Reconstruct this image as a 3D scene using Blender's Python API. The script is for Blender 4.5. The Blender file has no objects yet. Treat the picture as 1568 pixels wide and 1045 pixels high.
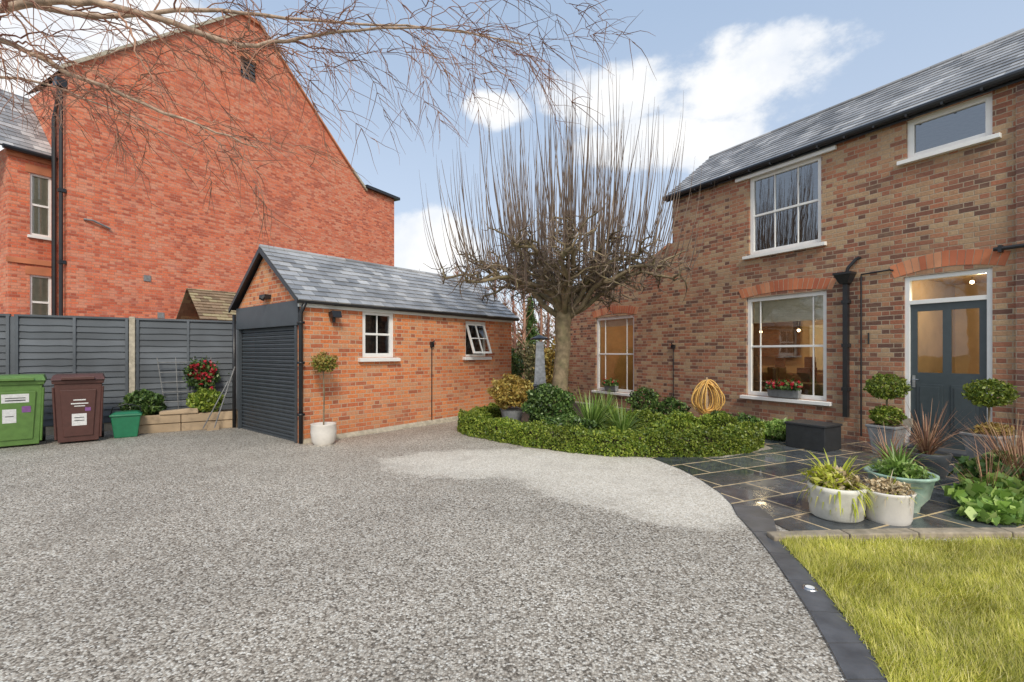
import bpy, math, random, bmesh
import numpy as np
from mathutils import Vector, Matrix
random.seed(7); rng=np.random.default_rng(7)
sc=bpy.context.scene
# ------------------------------------------------------------------ helpers
def link(o,parent=None):
    sc.collection.objects.link(o)
    if parent: o.parent=parent
    return o
def group(name,loc=(0,0,0),rot=0):
    e=bpy.data.objects.new(name,None); e.location=loc; e.rotation_euler=(0,0,rot); e.empty_display_size=.2
    return link(e)
class MB:
    def __init__(s): s.v=[];s.f=[];s.m=[];s.cur=0
    def face(s,pts):
        b=len(s.v); s.v+= [tuple(p) for p in pts]; s.f.append(tuple(range(b,b+len(pts)))); s.m.append(s.cur)
    def box(s,x0,x1,y0,y1,z0,z1):
        b=len(s.v)
        s.v+=[(x0,y0,z0),(x1,y0,z0),(x1,y1,z0),(x0,y1,z0),(x0,y0,z1),(x1,y0,z1),(x1,y1,z1),(x0,y1,z1)]
        for q in ((0,3,2,1),(4,5,6,7),(0,1,5,4),(1,2,6,5),(2,3,7,6),(3,0,4,7)):
            s.f.append(tuple(b+i for i in q)); s.m.append(s.cur)
    def hexa(s,lo,hi):
        b=len(s.v); s.v+=list(lo)+list(hi)
        for q in ((0,3,2,1),(4,5,6,7),(0,1,5,4),(1,2,6,5),(2,3,7,6),(3,0,4,7)):
            s.f.append(tuple(b+i for i in q)); s.m.append(s.cur)
    def tube(s,pts,rad,n=6,cap=True):
        pts=[Vector(p) for p in pts]
        if not hasattr(rad,'__len__'): rad=[rad]*len(pts)
        b=len(s.v); prev=None
        for i,p in enumerate(pts):
            d=(pts[min(i+1,len(pts)-1)]-pts[max(i-1,0)])
            if d.length<1e-9: d=Vector((0,0,1))
            d.normalize()
            if prev is None:
                a=d.cross(Vector((0,0,1)) if abs(d.z)<.9 else Vector((1,0,0)))
            else: a=prev-d*prev.dot(d)
            a.normalize(); prev=a; c=d.cross(a)
            for k in range(n):
                t=2*math.pi*k/n
                q=p+(a*math.cos(t)+c*math.sin(t))*rad[i]; s.v.append((q.x,q.y,q.z))
        for i in range(len(pts)-1):
            for k in range(n):
                k2=(k+1)%n
                s.f.append((b+i*n+k,b+i*n+k2,b+(i+1)*n+k2,b+(i+1)*n+k)); s.m.append(s.cur)
        if cap:
            s.f.append(tuple(b+k for k in range(n))[::-1]); s.m.append(s.cur)
            e=b+(len(pts)-1)*n; s.f.append(tuple(e+k for k in range(n))); s.m.append(s.cur)
    def lathe(s,prof,c=(0,0,0),n=28):
        b=len(s.v)
        for r,z in prof:
            for k in range(n):
                t=2*math.pi*k/n; s.v.append((c[0]+r*math.cos(t),c[1]+r*math.sin(t),c[2]+z))
        for i in range(len(prof)-1):
            for k in range(n):
                k2=(k+1)%n
                s.f.append((b+i*n+k,b+i*n+k2,b+(i+1)*n+k2,b+(i+1)*n+k)); s.m.append(s.cur)
    def wall(s,x0,x1,z0,z1,holes,y=0,depth=.12):
        xs=sorted(set([x0,x1]+[h[0] for h in holes]+[h[1] for h in holes]))
        zs=sorted(set([z0,z1]+[h[2] for h in holes]+[h[3] for h in holes]))
        for i in range(len(xs)-1):
            for j in range(len(zs)-1):
                cx=(xs[i]+xs[i+1])/2; cz=(zs[j]+zs[j+1])/2
                if any(h[0]<cx<h[1] and h[2]<cz<h[3] for h in holes): continue
                s.face([(xs[i],y,zs[j]),(xs[i+1],y,zs[j]),(xs[i+1],y,zs[j+1]),(xs[i],y,zs[j+1])])
        for a,b,c,d in holes:
            s.face([(a,y,c),(a,y,d),(a,y+depth,d),(a,y+depth,c)])
            s.face([(b,y,c),(b,y+depth,c),(b,y+depth,d),(b,y,d)])
            s.face([(a,y,d),(b,y,d),(b,y+depth,d),(a,y+depth,d)])
            s.face([(a,y,c),(a,y+depth,c),(b,y+depth,c),(b,y,c)])
    def build(s,name,mats,parent=None,smooth=False,bevel=0,loc=None,rot=None):
        me=bpy.data.meshes.new(name); me.from_pydata(s.v,[],s.f)
        if not isinstance(mats,(list,tuple)): mats=[mats]
        for m in mats: me.materials.append(m)
        me.polygons.foreach_set('material_index',s.m)
        if smooth: me.polygons.foreach_set('use_smooth',[True]*len(s.f))
        me.update(); o=bpy.data.objects.new(name,me); link(o,parent)
        if loc: o.location=loc
        if rot is not None: o.rotation_euler=(0,0,rot)
        if bevel:
            md=o.modifiers.new('bevel','BEVEL'); md.width=bevel; md.segments=2; md.limit_method='ANGLE'
        return o
def np_mesh(name,V,F,mat,parent=None,k=4):
    me=bpy.data.meshes.new(name); nv=len(V); nf=len(F)
    me.vertices.add(nv); me.vertices.foreach_set('co',V.astype(np.float32).ravel())
    me.loops.add(nf*k); me.loops.foreach_set('vertex_index',F.astype(np.int32).ravel())
    me.polygons.add(nf); me.polygons.foreach_set('loop_start',np.arange(0,nf*k,k,dtype=np.int32))
    me.polygons.foreach_set('loop_total',np.full(nf,k,dtype=np.int32))
    me.materials.append(mat); me.update(); me.validate()
    return link(bpy.data.objects.new(name,me),parent)
def unit(a): return a/np.maximum(np.linalg.norm(a,axis=1,keepdims=True),1e-9)
def leaves(name,P,size,mat,parent=None,aspect=.5,up=0.0,jit=.4):
    n=len(P); a=unit(rng.normal(size=(n,3))+np.array([0,0,up])); b=unit(np.cross(a,rng.normal(size=(n,3))))
    s=size*(1+jit*(rng.random((n,1))*2-1))
    V=np.stack([P-a*s,P+b*s*aspect,P+a*s,P-b*s*aspect],1).reshape(-1,3)
    return np_mesh(name,V,np.arange(4*n).reshape(-1,4),mat,parent)
def blob_pts(n,c,r,hollow=.55,lump=.12):
    d=unit(rng.normal(size=(n,3))); t=hollow+(1-hollow)*rng.random((n,1))**.6
    l=1+lump*np.sin(d[:,:1]*7+c[0]*3)*np.cos(d[:,1:2]*6+c[1])+lump*np.sin(d[:,2:3]*9+d[:,:1]*5)
    return np.array(c)+d*t*l*np.array(r)
# ------------------------------------------------------------------ materials
def new_mat(name):
    m=bpy.data.materials.new(name); m.use_nodes=True; nt=m.node_tree
    b=nt.nodes['Principled BSDF']; return m,nt,b
def N(nt,t,**k):
    n=nt.nodes.new(t)
    for a,v in k.items(): setattr(n,a,v)
    return n
def M(nt,op,a,b=None,c=None,clamp=False):
    n=nt.nodes.new('ShaderNodeMath'); n.operation=op; n.use_clamp=clamp
    for i,x in enumerate((a,b,c)):
        if x is None: continue
        if isinstance(x,(int,float)): n.inputs[i].default_value=x
        else: nt.links.new(x,n.inputs[i])
    return n.outputs[0]
def ramp(nt,fac,stops,interp='LINEAR'):
    r=nt.nodes.new('ShaderNodeValToRGB'); r.color_ramp.interpolation=interp
    el=r.color_ramp.elements
    while len(el)<len(stops): el.new(.5)
    for e,(p,c) in zip(el,stops):
        e.position=p; e.color=(c[0],c[1],c[2],1) if hasattr(c,'__len__') else (c,c,c,1)
    nt.links.new(fac,r.inputs[0]); return r.outputs[0]
def mix(nt,fac,a,b,blend='MIX'):
    n=nt.nodes.new('ShaderNodeMix'); n.data_type='RGBA'; n.blend_type=blend
    for sock,x in ((n.inputs[0],fac),(n.inputs[6],a),(n.inputs[7],b)):
        if isinstance(x,(int,float)): sock.default_value=x
        elif isinstance(x,(tuple,list)): sock.default_value=(x[0],x[1],x[2],1)
        else: nt.links.new(x,sock)
    return n.outputs[2]
def noise(nt,scale,detail=4,vec=None,rough=.55):
    n=nt.nodes.new('ShaderNodeTexNoise'); n.inputs['Scale'].default_value=scale; n.inputs['Detail'].default_value=min(detail,5)
    n.inputs['Roughness'].default_value=rough
    if vec is None:
        tc=nt.nodes.new('ShaderNodeTexCoord'); vec=tc.outputs['Object']
    nt.links.new(vec,n.inputs['Vector']); return n.outputs[0]
def bump(nt,h,b,strength=.3,dist=.01):
    n=nt.nodes.new('ShaderNodeBump'); n.inputs['Strength'].default_value=strength; n.inputs['Distance'].default_value=dist
    nt.links.new(h,n.inputs['Height']); nt.links.new(n.outputs[0],b.inputs['Normal'])
def simple(name,col,rough=.6,var=.25,scale=12,bmp=.15,metal=0,dirt=None):
    m,nt,b=new_mat(name)
    f=noise(nt,scale,4)
    lo=[c*(1-var) for c in col]; hi=[min(1,c*(1+var)) for c in col]
    c=ramp(nt,f,[(.3,lo),(.7,hi)])
    if dirt:
        g=noise(nt,2.5,5,rough=.7); g=ramp(nt,g,[(.48,0),(.68,1)])
        c=mix(nt,M(nt,'MULTIPLY',g,.55),c,dirt)
    nt.links.new(c,b.inputs['Base Color']); b.inputs['Roughness'].default_value=rough; b.inputs['Metallic'].default_value=metal
    if bmp: bump(nt,noise(nt,scale*6,2),b,bmp,.004)
    return m
def island(name,stops,rough=.55,trans=0,varscale=1.2,bmp=0):
    m,nt,b=new_mat(name)
    g=N(nt,'ShaderNodeNewGeometry'); c=ramp(nt,g.outputs['Random Per Island'],stops)
    f=ramp(nt,noise(nt,varscale,2),[(.3,.65),(.7,1.25)])
    c=mix(nt,1,c,f,'MULTIPLY'); nt.links.new(c,b.inputs['Base Color']); b.inputs['Roughness'].default_value=rough
    if bmp: bump(nt,noise(nt,40,3),b,bmp,.004)
    if trans:
        t=N(nt,'ShaderNodeBsdfTranslucent'); nt.links.new(c,t.inputs[0])
        mx=N(nt,'ShaderNodeMixShader'); mx.inputs[0].default_value=trans
        nt.links.new(b.outputs[0],mx.inputs[1]); nt.links.new(t.outputs[0],mx.inputs[2])
        nt.links.new(mx.outputs[0],nt.nodes['Material Output'].inputs[0])
    return m
def brick(name,cols,mortar,bw=.24,rh=.08,stain=(.12,.07,.05),stain_amt=.4,weather=None,joint=.007,patch=.55):
    m,nt,b=new_mat(name)
    tc=N(nt,'ShaderNodeTexCoord'); sp=N(nt,'ShaderNodeSeparateXYZ')
    nt.links.new(tc.outputs['Object'],sp.inputs[0])
    w=M(nt,'MULTIPLY',M(nt,'SUBTRACT',noise(nt,7,2,tc.outputs['Object']),.5),.014)
    hx=M(nt,'ADD',M(nt,'ADD',sp.outputs[0],sp.outputs[1]),w); hz=M(nt,'ADD',sp.outputs[2],w)
    rf=M(nt,'DIVIDE',hz,rh); row=M(nt,'FLOOR',rf); fr=M(nt,'FRACT',rf)
    odd=M(nt,'FLOORED_MODULO',row,2.0)
    q=M(nt,'ADD',M(nt,'DIVIDE',hx,1.5*bw),M(nt,'MULTIPLY',odd,.5)); cell=M(nt,'FLOOR',q); p=M(nt,'FRACT',q)
    hd=M(nt,'GREATER_THAN',p,.667)
    dx=M(nt,'MULTIPLY',M(nt,'MINIMUM',M(nt,'MINIMUM',p,M(nt,'ABSOLUTE',M(nt,'SUBTRACT',p,.667))),M(nt,'SUBTRACT',1.0,p)),1.5*bw)
    dz=M(nt,'MULTIPLY',M(nt,'MINIMUM',fr,M(nt,'SUBTRACT',1.0,fr)),rh)
    d=M(nt,'MINIMUM',dx,dz)
    en=M(nt,'MULTIPLY',noise(nt,50,2,tc.outputs['Object']),.006)
    d=M(nt,'ADD',d,M(nt,'SUBTRACT',.003,en))
    mask=N(nt,'ShaderNodeMapRange'); mask.inputs[1].default_value=joint-.003; mask.inputs[2].default_value=joint+.002
    nt.links.new(d,mask.inputs[0]); mk=mask.outputs[0]
    cb=N(nt,'ShaderNodeCombineXYZ'); nt.links.new(M(nt,'ADD',M(nt,'MULTIPLY',cell,2.0),hd),cb.inputs[0]); nt.links.new(row,cb.inputs[1])
    wn=N(nt,'ShaderNodeTexWhiteNoise'); wn.noise_dimensions='2D'; nt.links.new(cb.outputs[0],wn.inputs['Vector'])
    big=noise(nt,.55,5,tc.outputs['Object'])
    val=M(nt,'ADD',wn.outputs[0],M(nt,'MULTIPLY',M(nt,'SUBTRACT',big,.5),patch*1.6),clamp=True)
    n=len(cols); c=ramp(nt,val,[((i+.3)/n,col) for i,col in enumerate(cols)])
    fine=ramp(nt,noise(nt,30,4,tc.outputs['Object'],.7),[(.25,.68),(.75,1.28)])
    c=mix(nt,1,c,fine,'MULTIPLY')
    mc=mix(nt,big,mortar,[x*.75 for x in mortar])
    c=mix(nt,mk,mc,c)
    st=ramp(nt,noise(nt,.8,5,tc.outputs['Object'],.65),[(.5,0),(.72,1)])
    c=mix(nt,M(nt,'MULTIPLY',st,stain_amt),c,stain)
    if weather:
        mp=N(nt,'ShaderNodeMapping'); mp.inputs['Scale'].default_value=(1,1,3.5); nt.links.new(tc.outputs['Object'],mp.inputs[0])
        wt=ramp(nt,noise(nt,1.6,5,mp.outputs[0],.72),[(.48,0),(.68,1)])
        c=mix(nt,M(nt,'MULTIPLY',wt,.38),c,weather)
    damp=N(nt,'ShaderNodeMapRange'); damp.inputs[1].default_value=.75; damp.inputs[2].default_value=0.05; nt.links.new(M(nt,'ADD',sp.outputs[2],M(nt,'MULTIPLY',big,.5)),damp.inputs[0])
    c=mix(nt,M(nt,'MULTIPLY',damp.outputs[0],.4),c,stain)
    nt.links.new(c,b.inputs['Base Color']); b.inputs['Roughness'].default_value=.85
    bump(nt,M(nt,'ADD',mk,M(nt,'MULTIPLY',en,60)),b,.6,.006)
    return m
BR_G=brick('garage_brick',[(.40,.115,.055),(.60,.165,.065),(.69,.215,.075),(.75,.27,.10),(.62,.28,.14)],(.62,.47,.33),stain=(.36,.16,.085),stain_amt=.3,weather=(.66,.38,.24),patch=.4)
BR_R=brick('red_house_brick',[(.44,.095,.05),(.60,.135,.065),(.70,.17,.078),(.74,.20,.095),(.70,.27,.16)],(.52,.25,.165),stain=(.37,.10,.06),stain_amt=.5,weather=(.72,.38,.28),joint=.0075,bw=.25,rh=.084,patch=.8)
BR_H=brick('house_brick',[(.15,.075,.055),(.30,.115,.07),(.41,.16,.09),(.42,.225,.125),(.46,.31,.185)],(.46,.37,.27),stain=(.19,.115,.08),stain_amt=.5,weather=(.38,.25,.155),patch=.6)
BR_D=brick('dark_house_brick',[(.12,.065,.055),(.2,.09,.065),(.27,.12,.08),(.30,.16,.10)],(.34,.27,.21),stain=(.12,.08,.06),stain_amt=.5,patch=.5)
ARCH=island('arch_brick',[(0,(.42,.12,.065)),(.5,(.53,.18,.085)),(1,(.60,.28,.155))],.85,bmp=.5)
MORT=simple('mortar',(.46,.36,.26),.9)
WHITE=simple('white_paint',(.84,.84,.82),.4,var=.04,bmp=.04,scale=5)
BLACK=simple('black_plastic',(.018,.019,.022),.35,bmp=.03)
GREY=simple('anthracite',(.058,.068,.078),.42,var=.12,bmp=.05,scale=4)
CHAR=simple('charcoal_box',(.03,.032,.035),.45,var=.2)
DOORC=simple('door_paint',(.062,.080,.088),.35,var=.08,bmp=.04)
SLATE=island('slate',[(0,(.22,.225,.235)),(.4,(.30,.305,.315)),(.75,(.38,.385,.395)),(1,(.50,.50,.50))],.36,bmp=.25)
TILE=island('old_tiles',[(0,(.16,.11,.065)),(.6,(.28,.19,.12)),(1,(.36,.30,.17))],.85,bmp=.5)
FENCE=island('fence_paint',[(0,(.070,.082,.095)),(1,(.115,.13,.148))],.65,bmp=.35)
CONC=simple('concrete',(.47,.42,.33),.85,var=.25,bmp=.4,dirt=(.24,.21,.14))
KERB=simple('kerb_stone',(.34,.285,.21),.85,var=.3,bmp=.4,dirt=(.17,.15,.1))
WOOD=simple('sleeper_wood',(.50,.37,.24),.85,var=.35,scale=5,bmp=.5,dirt=(.22,.16,.1))
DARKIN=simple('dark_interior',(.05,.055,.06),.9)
GREYIN=simple('room_grey',(.25,.26,.27),.9)
WARM=simple('warm_plaster',(.50,.36,.20),.9,var=.15,scale=2)
BLIND=simple('blind_fabric',(.76,.70,.56),.9,var=.06)
FURN=simple('kitchen_units',(.11,.055,.035),.5)
SOIL=simple('soil',(.07,.05,.035),.95,var=.5,scale=20,bmp=1)
POTG=simple('grey_planter',(.24,.25,.255),.6,var=.2,bmp=.2)
POTW=simple('white_planter',(.70,.68,.60),.6,var=.14,bmp=.15,dirt=(.30,.27,.18))
POTC=simple('cream_planter',(.74,.70,.64),.5,var=.06,bmp=.1)
POTV=simple('verdigris_planter',(.30,.44,.36),.4,var=.4,scale=8,bmp=.3,dirt=(.50,.52,.42))
METAL=simple('brushed_steel',(.5,.5,.5),.3,metal=1)
BINGRN=simple('green_bin_plastic',(.13,.25,.06),.42,var=.12,bmp=.05)
BINBRN=simple('brown_bin_plastic',(.10,.042,.034),.42,var=.12,bmp=.05)
CADDY=simple('caddy_plastic',(.02,.19,.09),.4,var=.1,bmp=.05)
BARK=simple('bark',(.22,.17,.105),.9,var=.45,scale=9,bmp=1,dirt=(.20,.19,.09))
SHOOT=island('shoot_bark',[(0,(.13,.09,.07)),(.6,(.20,.145,.11)),(1,(.31,.24,.18))],.6)
BIRCH=simple('pale_bark',(.42,.31,.23),.8,var=.45,scale=14,bmp=.6)
TWIG=island('twig_bark',[(0,(.22,.09,.06)),(1,(.42,.24,.16))],.7)
L_BOX=island('box_leaves',[(0,(.07,.13,.015)),(.5,(.19,.27,.03)),(1,(.42,.48,.08))],.45,.25)
L_DARK=island('dark_leaves',[(0,(.03,.065,.018)),(.6,(.09,.17,.035)),(1,(.22,.32,.09))],.4,.2)
L_GOLD=island('golden_leaves',[(0,(.20,.14,.025)),(.5,(.46,.30,.07)),(1,(.50,.44,.13))],.5,.25)
L_STRAP=island('strap_leaves',[(0,(.10,.19,.035)),(.6,(.23,.37,.07)),(1,(.44,.55,.18))],.4,.25)
L_LIME=island('lime_strap_leaves',[(0,(.32,.38,.03)),(.6,(.60,.62,.07)),(1,(.76,.70,.20))],.4,.25)
L_DEAD=island('dry_stems',[(0,(.22,.10,.06)),(.6,(.40,.22,.13)),(1,(.60,.43,.26))],.7)
L_PALE=island('bleached_stems',[(0,(.38,.27,.15)),(.6,(.6,.47,.28)),(1,(.75,.65,.45))],.7)
L_FAR=island('distant_leaves',[(0,(.10,.10,.04)),(1,(.30,.26,.12))],.7)
RED=island('red_petals',[(0,(.38,.01,.02)),(.8,(.65,.03,.06)),(1,(.75,.25,.28))],.5,.2)
HOSE=simple('yellow_hose',(.70,.42,.12),.5,var=.2)
LABEL=simple('label',(.78,.78,.76),.5,var=.12,scale=30)
BLUE=simple('purple_label',(.25,.1,.3),.5)
GREYSTRIP=simple('grey_coping',(.22,.22,.22),.8)
def glass(name,tint=(1,1,1),refl=.12):
    m,nt,b=new_mat(name); nt.nodes.remove(b)
    t=N(nt,'ShaderNodeBsdfTransparent'); t.inputs[0].default_value=(*tint,1)
    g=N(nt,'ShaderNodeBsdfGlossy'); g.inputs['Roughness'].default_value=.02
    lw=N(nt,'ShaderNodeFresnel'); lw.inputs[0].default_value=1.5
    f=M(nt,'ADD',lw.outputs[0],refl,clamp=True)
    bp=N(nt,'ShaderNodeBump'); bp.inputs['Strength'].default_value=.05; bp.inputs['Distance'].default_value=.02
    nt.links.new(noise(nt,2.5,2),bp.inputs['Height']); nt.links.new(bp.outputs[0],g.inputs['Normal'])
    mx=N(nt,'ShaderNodeMixShader'); nt.links.new(f,mx.inputs[0]); nt.links.new(t.outputs[0],mx.inputs[1]); nt.links.new(g.outputs[0],mx.inputs[2])
    nt.links.new(mx.outputs[0],nt.nodes['Material Output'].inputs[0]); return m
GLASS=glass('window_glass',(.86,.88,.86),.08); GLASSUP=glass('upper_window_glass',(.6,.62,.62),.30)
def lampmat(name,col,s):
    m,nt,b=new_mat(name); b.inputs['Emission Color'].default_value=(*col,1); b.inputs['Emission Strength'].default_value=s; return m
BULB=lampmat('lit_bulb',(1,.7,.4),10)
def gravel(name,stops,dry,scale=78):
    m,nt,b=new_mat(name); tc=N(nt,'ShaderNodeTexCoord'); O_=tc.outputs['Object']
    v=N(nt,'ShaderNodeTexVoronoi'); v.inputs['Scale'].default_value=scale; nt.links.new(O_,v.inputs['Vector'])
    sp=N(nt,'ShaderNodeSeparateColor'); nt.links.new(v.outputs['Color'],sp.inputs[0])
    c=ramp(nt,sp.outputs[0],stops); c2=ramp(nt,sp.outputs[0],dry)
    acc=None
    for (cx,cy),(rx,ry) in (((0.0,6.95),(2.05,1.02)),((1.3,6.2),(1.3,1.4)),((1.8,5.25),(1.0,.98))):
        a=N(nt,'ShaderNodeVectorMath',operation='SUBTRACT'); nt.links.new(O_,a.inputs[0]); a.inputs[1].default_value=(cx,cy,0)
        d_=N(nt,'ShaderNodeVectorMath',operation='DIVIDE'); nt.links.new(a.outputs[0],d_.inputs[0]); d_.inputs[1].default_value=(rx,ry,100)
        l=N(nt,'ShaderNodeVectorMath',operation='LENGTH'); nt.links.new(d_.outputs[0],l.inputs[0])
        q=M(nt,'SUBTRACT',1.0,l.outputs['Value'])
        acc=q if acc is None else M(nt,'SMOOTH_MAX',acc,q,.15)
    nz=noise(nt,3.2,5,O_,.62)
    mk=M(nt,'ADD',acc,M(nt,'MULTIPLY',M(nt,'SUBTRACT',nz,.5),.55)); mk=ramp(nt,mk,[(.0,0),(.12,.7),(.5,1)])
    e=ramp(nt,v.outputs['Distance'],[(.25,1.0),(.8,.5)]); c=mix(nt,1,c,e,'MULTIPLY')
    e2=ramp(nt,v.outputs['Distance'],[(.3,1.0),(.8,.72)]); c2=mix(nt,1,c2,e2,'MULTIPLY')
    big=ramp(nt,noise(nt,.45,5,O_,.6),[(.35,.82),(.65,1.10)]); c=mix(nt,1,c,big,'MULTIPLY')
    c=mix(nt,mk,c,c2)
    wr=ramp(nt,noise(nt,1.7,5,O_,.7),[(.50,0),(.75,.38)]); c=mix(nt,wr,c,(.24,.21,.17))
    nt.links.new(c,b.inputs['Base Color']); b.inputs['Roughness'].default_value=.65
    h=M(nt,'SUBTRACT',1.0,v.outputs['Distance']); bump(nt,h,b,.55,.005); return m
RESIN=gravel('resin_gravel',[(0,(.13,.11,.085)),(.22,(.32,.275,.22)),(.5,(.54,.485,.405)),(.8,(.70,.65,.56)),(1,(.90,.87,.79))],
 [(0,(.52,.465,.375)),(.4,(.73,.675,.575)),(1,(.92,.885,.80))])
def slabs():
    m,nt,b=new_mat('slate_paving'); tc=N(nt,'ShaderNodeTexCoord')
    mp=N(nt,'ShaderNodeMapping'); mp.inputs['Rotation'].default_value=(0,0,math.radians(-24)); nt.links.new(tc.outputs['Object'],mp.inputs[0])
    t=N(nt,'ShaderNodeTexBrick'); t.inputs['Scale'].default_value=1; t.inputs['Brick Width'].default_value=.62; t.inputs['Row Height'].default_value=.52
    t.inputs['Mortar Size'].default_value=.013; t.inputs['Mortar Smooth'].default_value=.25; t.offset=.37; t.squash=1.6; t.squash_frequency=2
    t.inputs['Color1'].default_value=(.045,.052,.058,1); t.inputs['Color2'].default_value=(.12,.13,.138,1)
    t.inputs['Mortar'].default_value=(.56,.43,.25,1)
    nt.links.new(mp.outputs[0],t.inputs['Vector'])
    c=mix(nt,1,t.outputs['Color'],ramp(nt,noise(nt,6,5,tc.outputs['Object'],.7),[(.3,.6),(.7,1.45)]),'MULTIPLY')
    nt.links.new(c,b.inputs['Base Color'])
    wet=noise(nt,1.3,4,tc.outputs['Object']); r=ramp(nt,wet,[(.44,.06),(.60,.30)])
    nt.links.new(mix(nt,t.outputs['Fac'],r,(.7,.7,.7)),b.inputs['Roughness'])
    b.inputs['Specular IOR Level'].default_value=.75
    bump(nt,M(nt,'SUBTRACT',M(nt,'MULTIPLY',noise(nt,9,5,tc.outputs['Object']),.5),t.outputs['Fac']),b,.3,.006); return m
SLAB=slabs()
STRIP=simple('slate_edging',(.10,.105,.115),.35,var=.35,scale=5,bmp=.3)
LAWNBASE=simple('lawn_soil',(.28,.26,.05),.9,var=.4,scale=8,bmp=.6)
GRASS=island('grass_blades',[(0,(.27,.29,.025)),(.4,(.49,.50,.06)),(.8,(.68,.62,.14)),(1,(.80,.72,.34))],.5,.3,varscale=2.5)
FIELD=simple('field_ground',(.12,.13,.05),.95,var=.4,scale=.5)
# ------------------------------------------------------------------ world
w=bpy.data.worlds.new('World'); sc.world=w; w.use_nodes=True; nt=w.node_tree; nt.nodes.clear()
out=N(nt,'ShaderNodeOutputWorld'); sky=N(nt,'ShaderNodeTexSky'); sky.sky_type='NISHITA'; sky.sun_disc=False
SUN_EL=math.radians(42); AZ=math.radians(166)
sky.sun_elevation=SUN_EL; sky.sun_rotation=AZ; sky.air_density=1; sky.dust_density=1.5; sky.ozone_density=1.2
tc=N(nt,'ShaderNodeTexCoord'); d=tc.outputs['Generated']
sz=N(nt,'ShaderNodeSeparateXYZ'); nt.links.new(d,sz.inputs[0])
hz_=ramp(nt,sz.outputs[2],[(0,(.97,.98,1.0)),(.25,(.76,.85,.97)),(.7,(.50,.66,.88))])
hzs=mix(nt,1,hz_,(6.2,6.35,6.6),'MULTIPLY')
bg=N(nt,'ShaderNodeBackground'); bg.inputs[1].default_value=.15
haze=mix(nt,.70,sky.outputs[0],hzs); nt.links.new(haze,bg.inputs[0])
acc=None
for c,r in [((.37,.816,.447),(.16,.3,.085)),((.20,.86,.47),(.16,.3,.055)),((-.03,.89,.452),(.07,.2,.03)),((.30,.86,.39),(.18,.3,.06)),((-.17,.956,.21),(.13,.2,.08)),((-.70,.63,.36),(.36,.3,.38)),((.1,.98,.02),(.9,.5,.1)),((.5,-.7,.5),(.8,.6,.4)),((-.6,-.5,.6),(.6,.6,.4))]:
    a=N(nt,'ShaderNodeVectorMath',operation='SUBTRACT'); nt.links.new(d,a.inputs[0]); a.inputs[1].default_value=c
    b_=N(nt,'ShaderNodeVectorMath',operation='DIVIDE'); nt.links.new(a.outputs[0],b_.inputs[0]); b_.inputs[1].default_value=r
    l=N(nt,'ShaderNodeVectorMath',operation='LENGTH'); nt.links.new(b_.outputs[0],l.inputs[0])
    v=M(nt,'SUBTRACT',1.0,l.outputs['Value']); acc=v if acc is None else M(nt,'MAXIMUM',acc,v)
mpn=N(nt,'ShaderNodeMapping'); mpn.inputs['Scale'].default_value=(1,1,1.6); nt.links.new(d,mpn.inputs[0])
nz=N(nt,'ShaderNodeTexNoise'); nz.inputs['Scale'].default_value=5.5; nz.inputs['Detail'].default_value=9; nz.inputs['Roughness'].default_value=.6; nt.links.new(mpn.outputs[0],nz.inputs['Vector'])
mk=M(nt,'ADD',acc,M(nt,'MULTIPLY',M(nt,'SUBTRACT',nz.outputs[0],.5),2.1)); mk=ramp(nt,mk,[(-.0,0),(.42,.85),(.75,1)],'EASE')
cbg=N(nt,'ShaderNodeBackground'); cbg.inputs[1].default_value=1.1
cc=ramp(nt,noise(nt,9,5,d),[(.35,(.84,.87,.92)),(.6,(1,.995,.98))]); nt.links.new(cc,cbg.inputs[0])
mx=N(nt,'ShaderNodeMixShader'); nt.links.new(mk,mx.inputs[0]); nt.links.new(bg.outputs[0],mx.inputs[1]); nt.links.new(cbg.outputs[0],mx.inputs[2]); nt.links.new(mx.outputs[0],out.inputs[0])
sl=bpy.data.lights.new('sun','SUN'); sl.energy=2.7; sl.angle=math.radians(14); sl.color=(1,.92,.79)
so=link(bpy.data.objects.new('sun',sl))
sd=Vector((math.sin(AZ)*math.cos(SUN_EL),math.cos(AZ)*math.cos(SUN_EL),math.sin(SUN_EL)))
so.rotation_euler=sd.to_track_quat('Z','Y').to_euler()
# ------------------------------------------------------------------ ground
def sheet(name,pts,z,mat,parent=None):
    m=MB(); m.face([(x,y,z) for x,y in pts]); return m.build(name,mat,parent)
sheet('ground',[(-300,-300),(300,-300),(300,300),(-300,300)],0,FIELD)
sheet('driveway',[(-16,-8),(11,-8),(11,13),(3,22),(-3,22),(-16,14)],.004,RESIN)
m=MB()
oe=[(2.30,5.0),(2.2,4.67),(2.13,4.22),(2.04,3.77),(1.93,3.33),(1.82,2.92),(1.72,2.6),(1.62,2.31),(1.44,1.85),(1.25,1.4),(.8,.5)]
ie=[(2.55,4.9),(2.5,4.55),(2.34,4.2),(2.22,3.75),(2.11,3.3),(2.01,2.9),(1.93,2.6),(1.82,2.31),(1.64,1.85),(1.45,1.4),(1.0,.5)]
for i in range(len(oe)-1):
    a,b,c,d_=[np.array(x) for x in (oe[i],ie[i],ie[i+1],oe[i+1])]
    cen=(a+b+c+d_)/4; f=lambda q:tuple((q+(cen-q)/np.linalg.norm(cen-q)*.005))
    P4=[(*f(q),.016+random.uniform(0,.0015)) for q in (a,b,c,d_)]; m.hexa([(x,y,0) for x,y,z in P4],P4)
m.build('slate_edging',STRIP)
sheet('edging_mortar_bed',oe+ie[::-1],.010,MORT)
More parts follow.
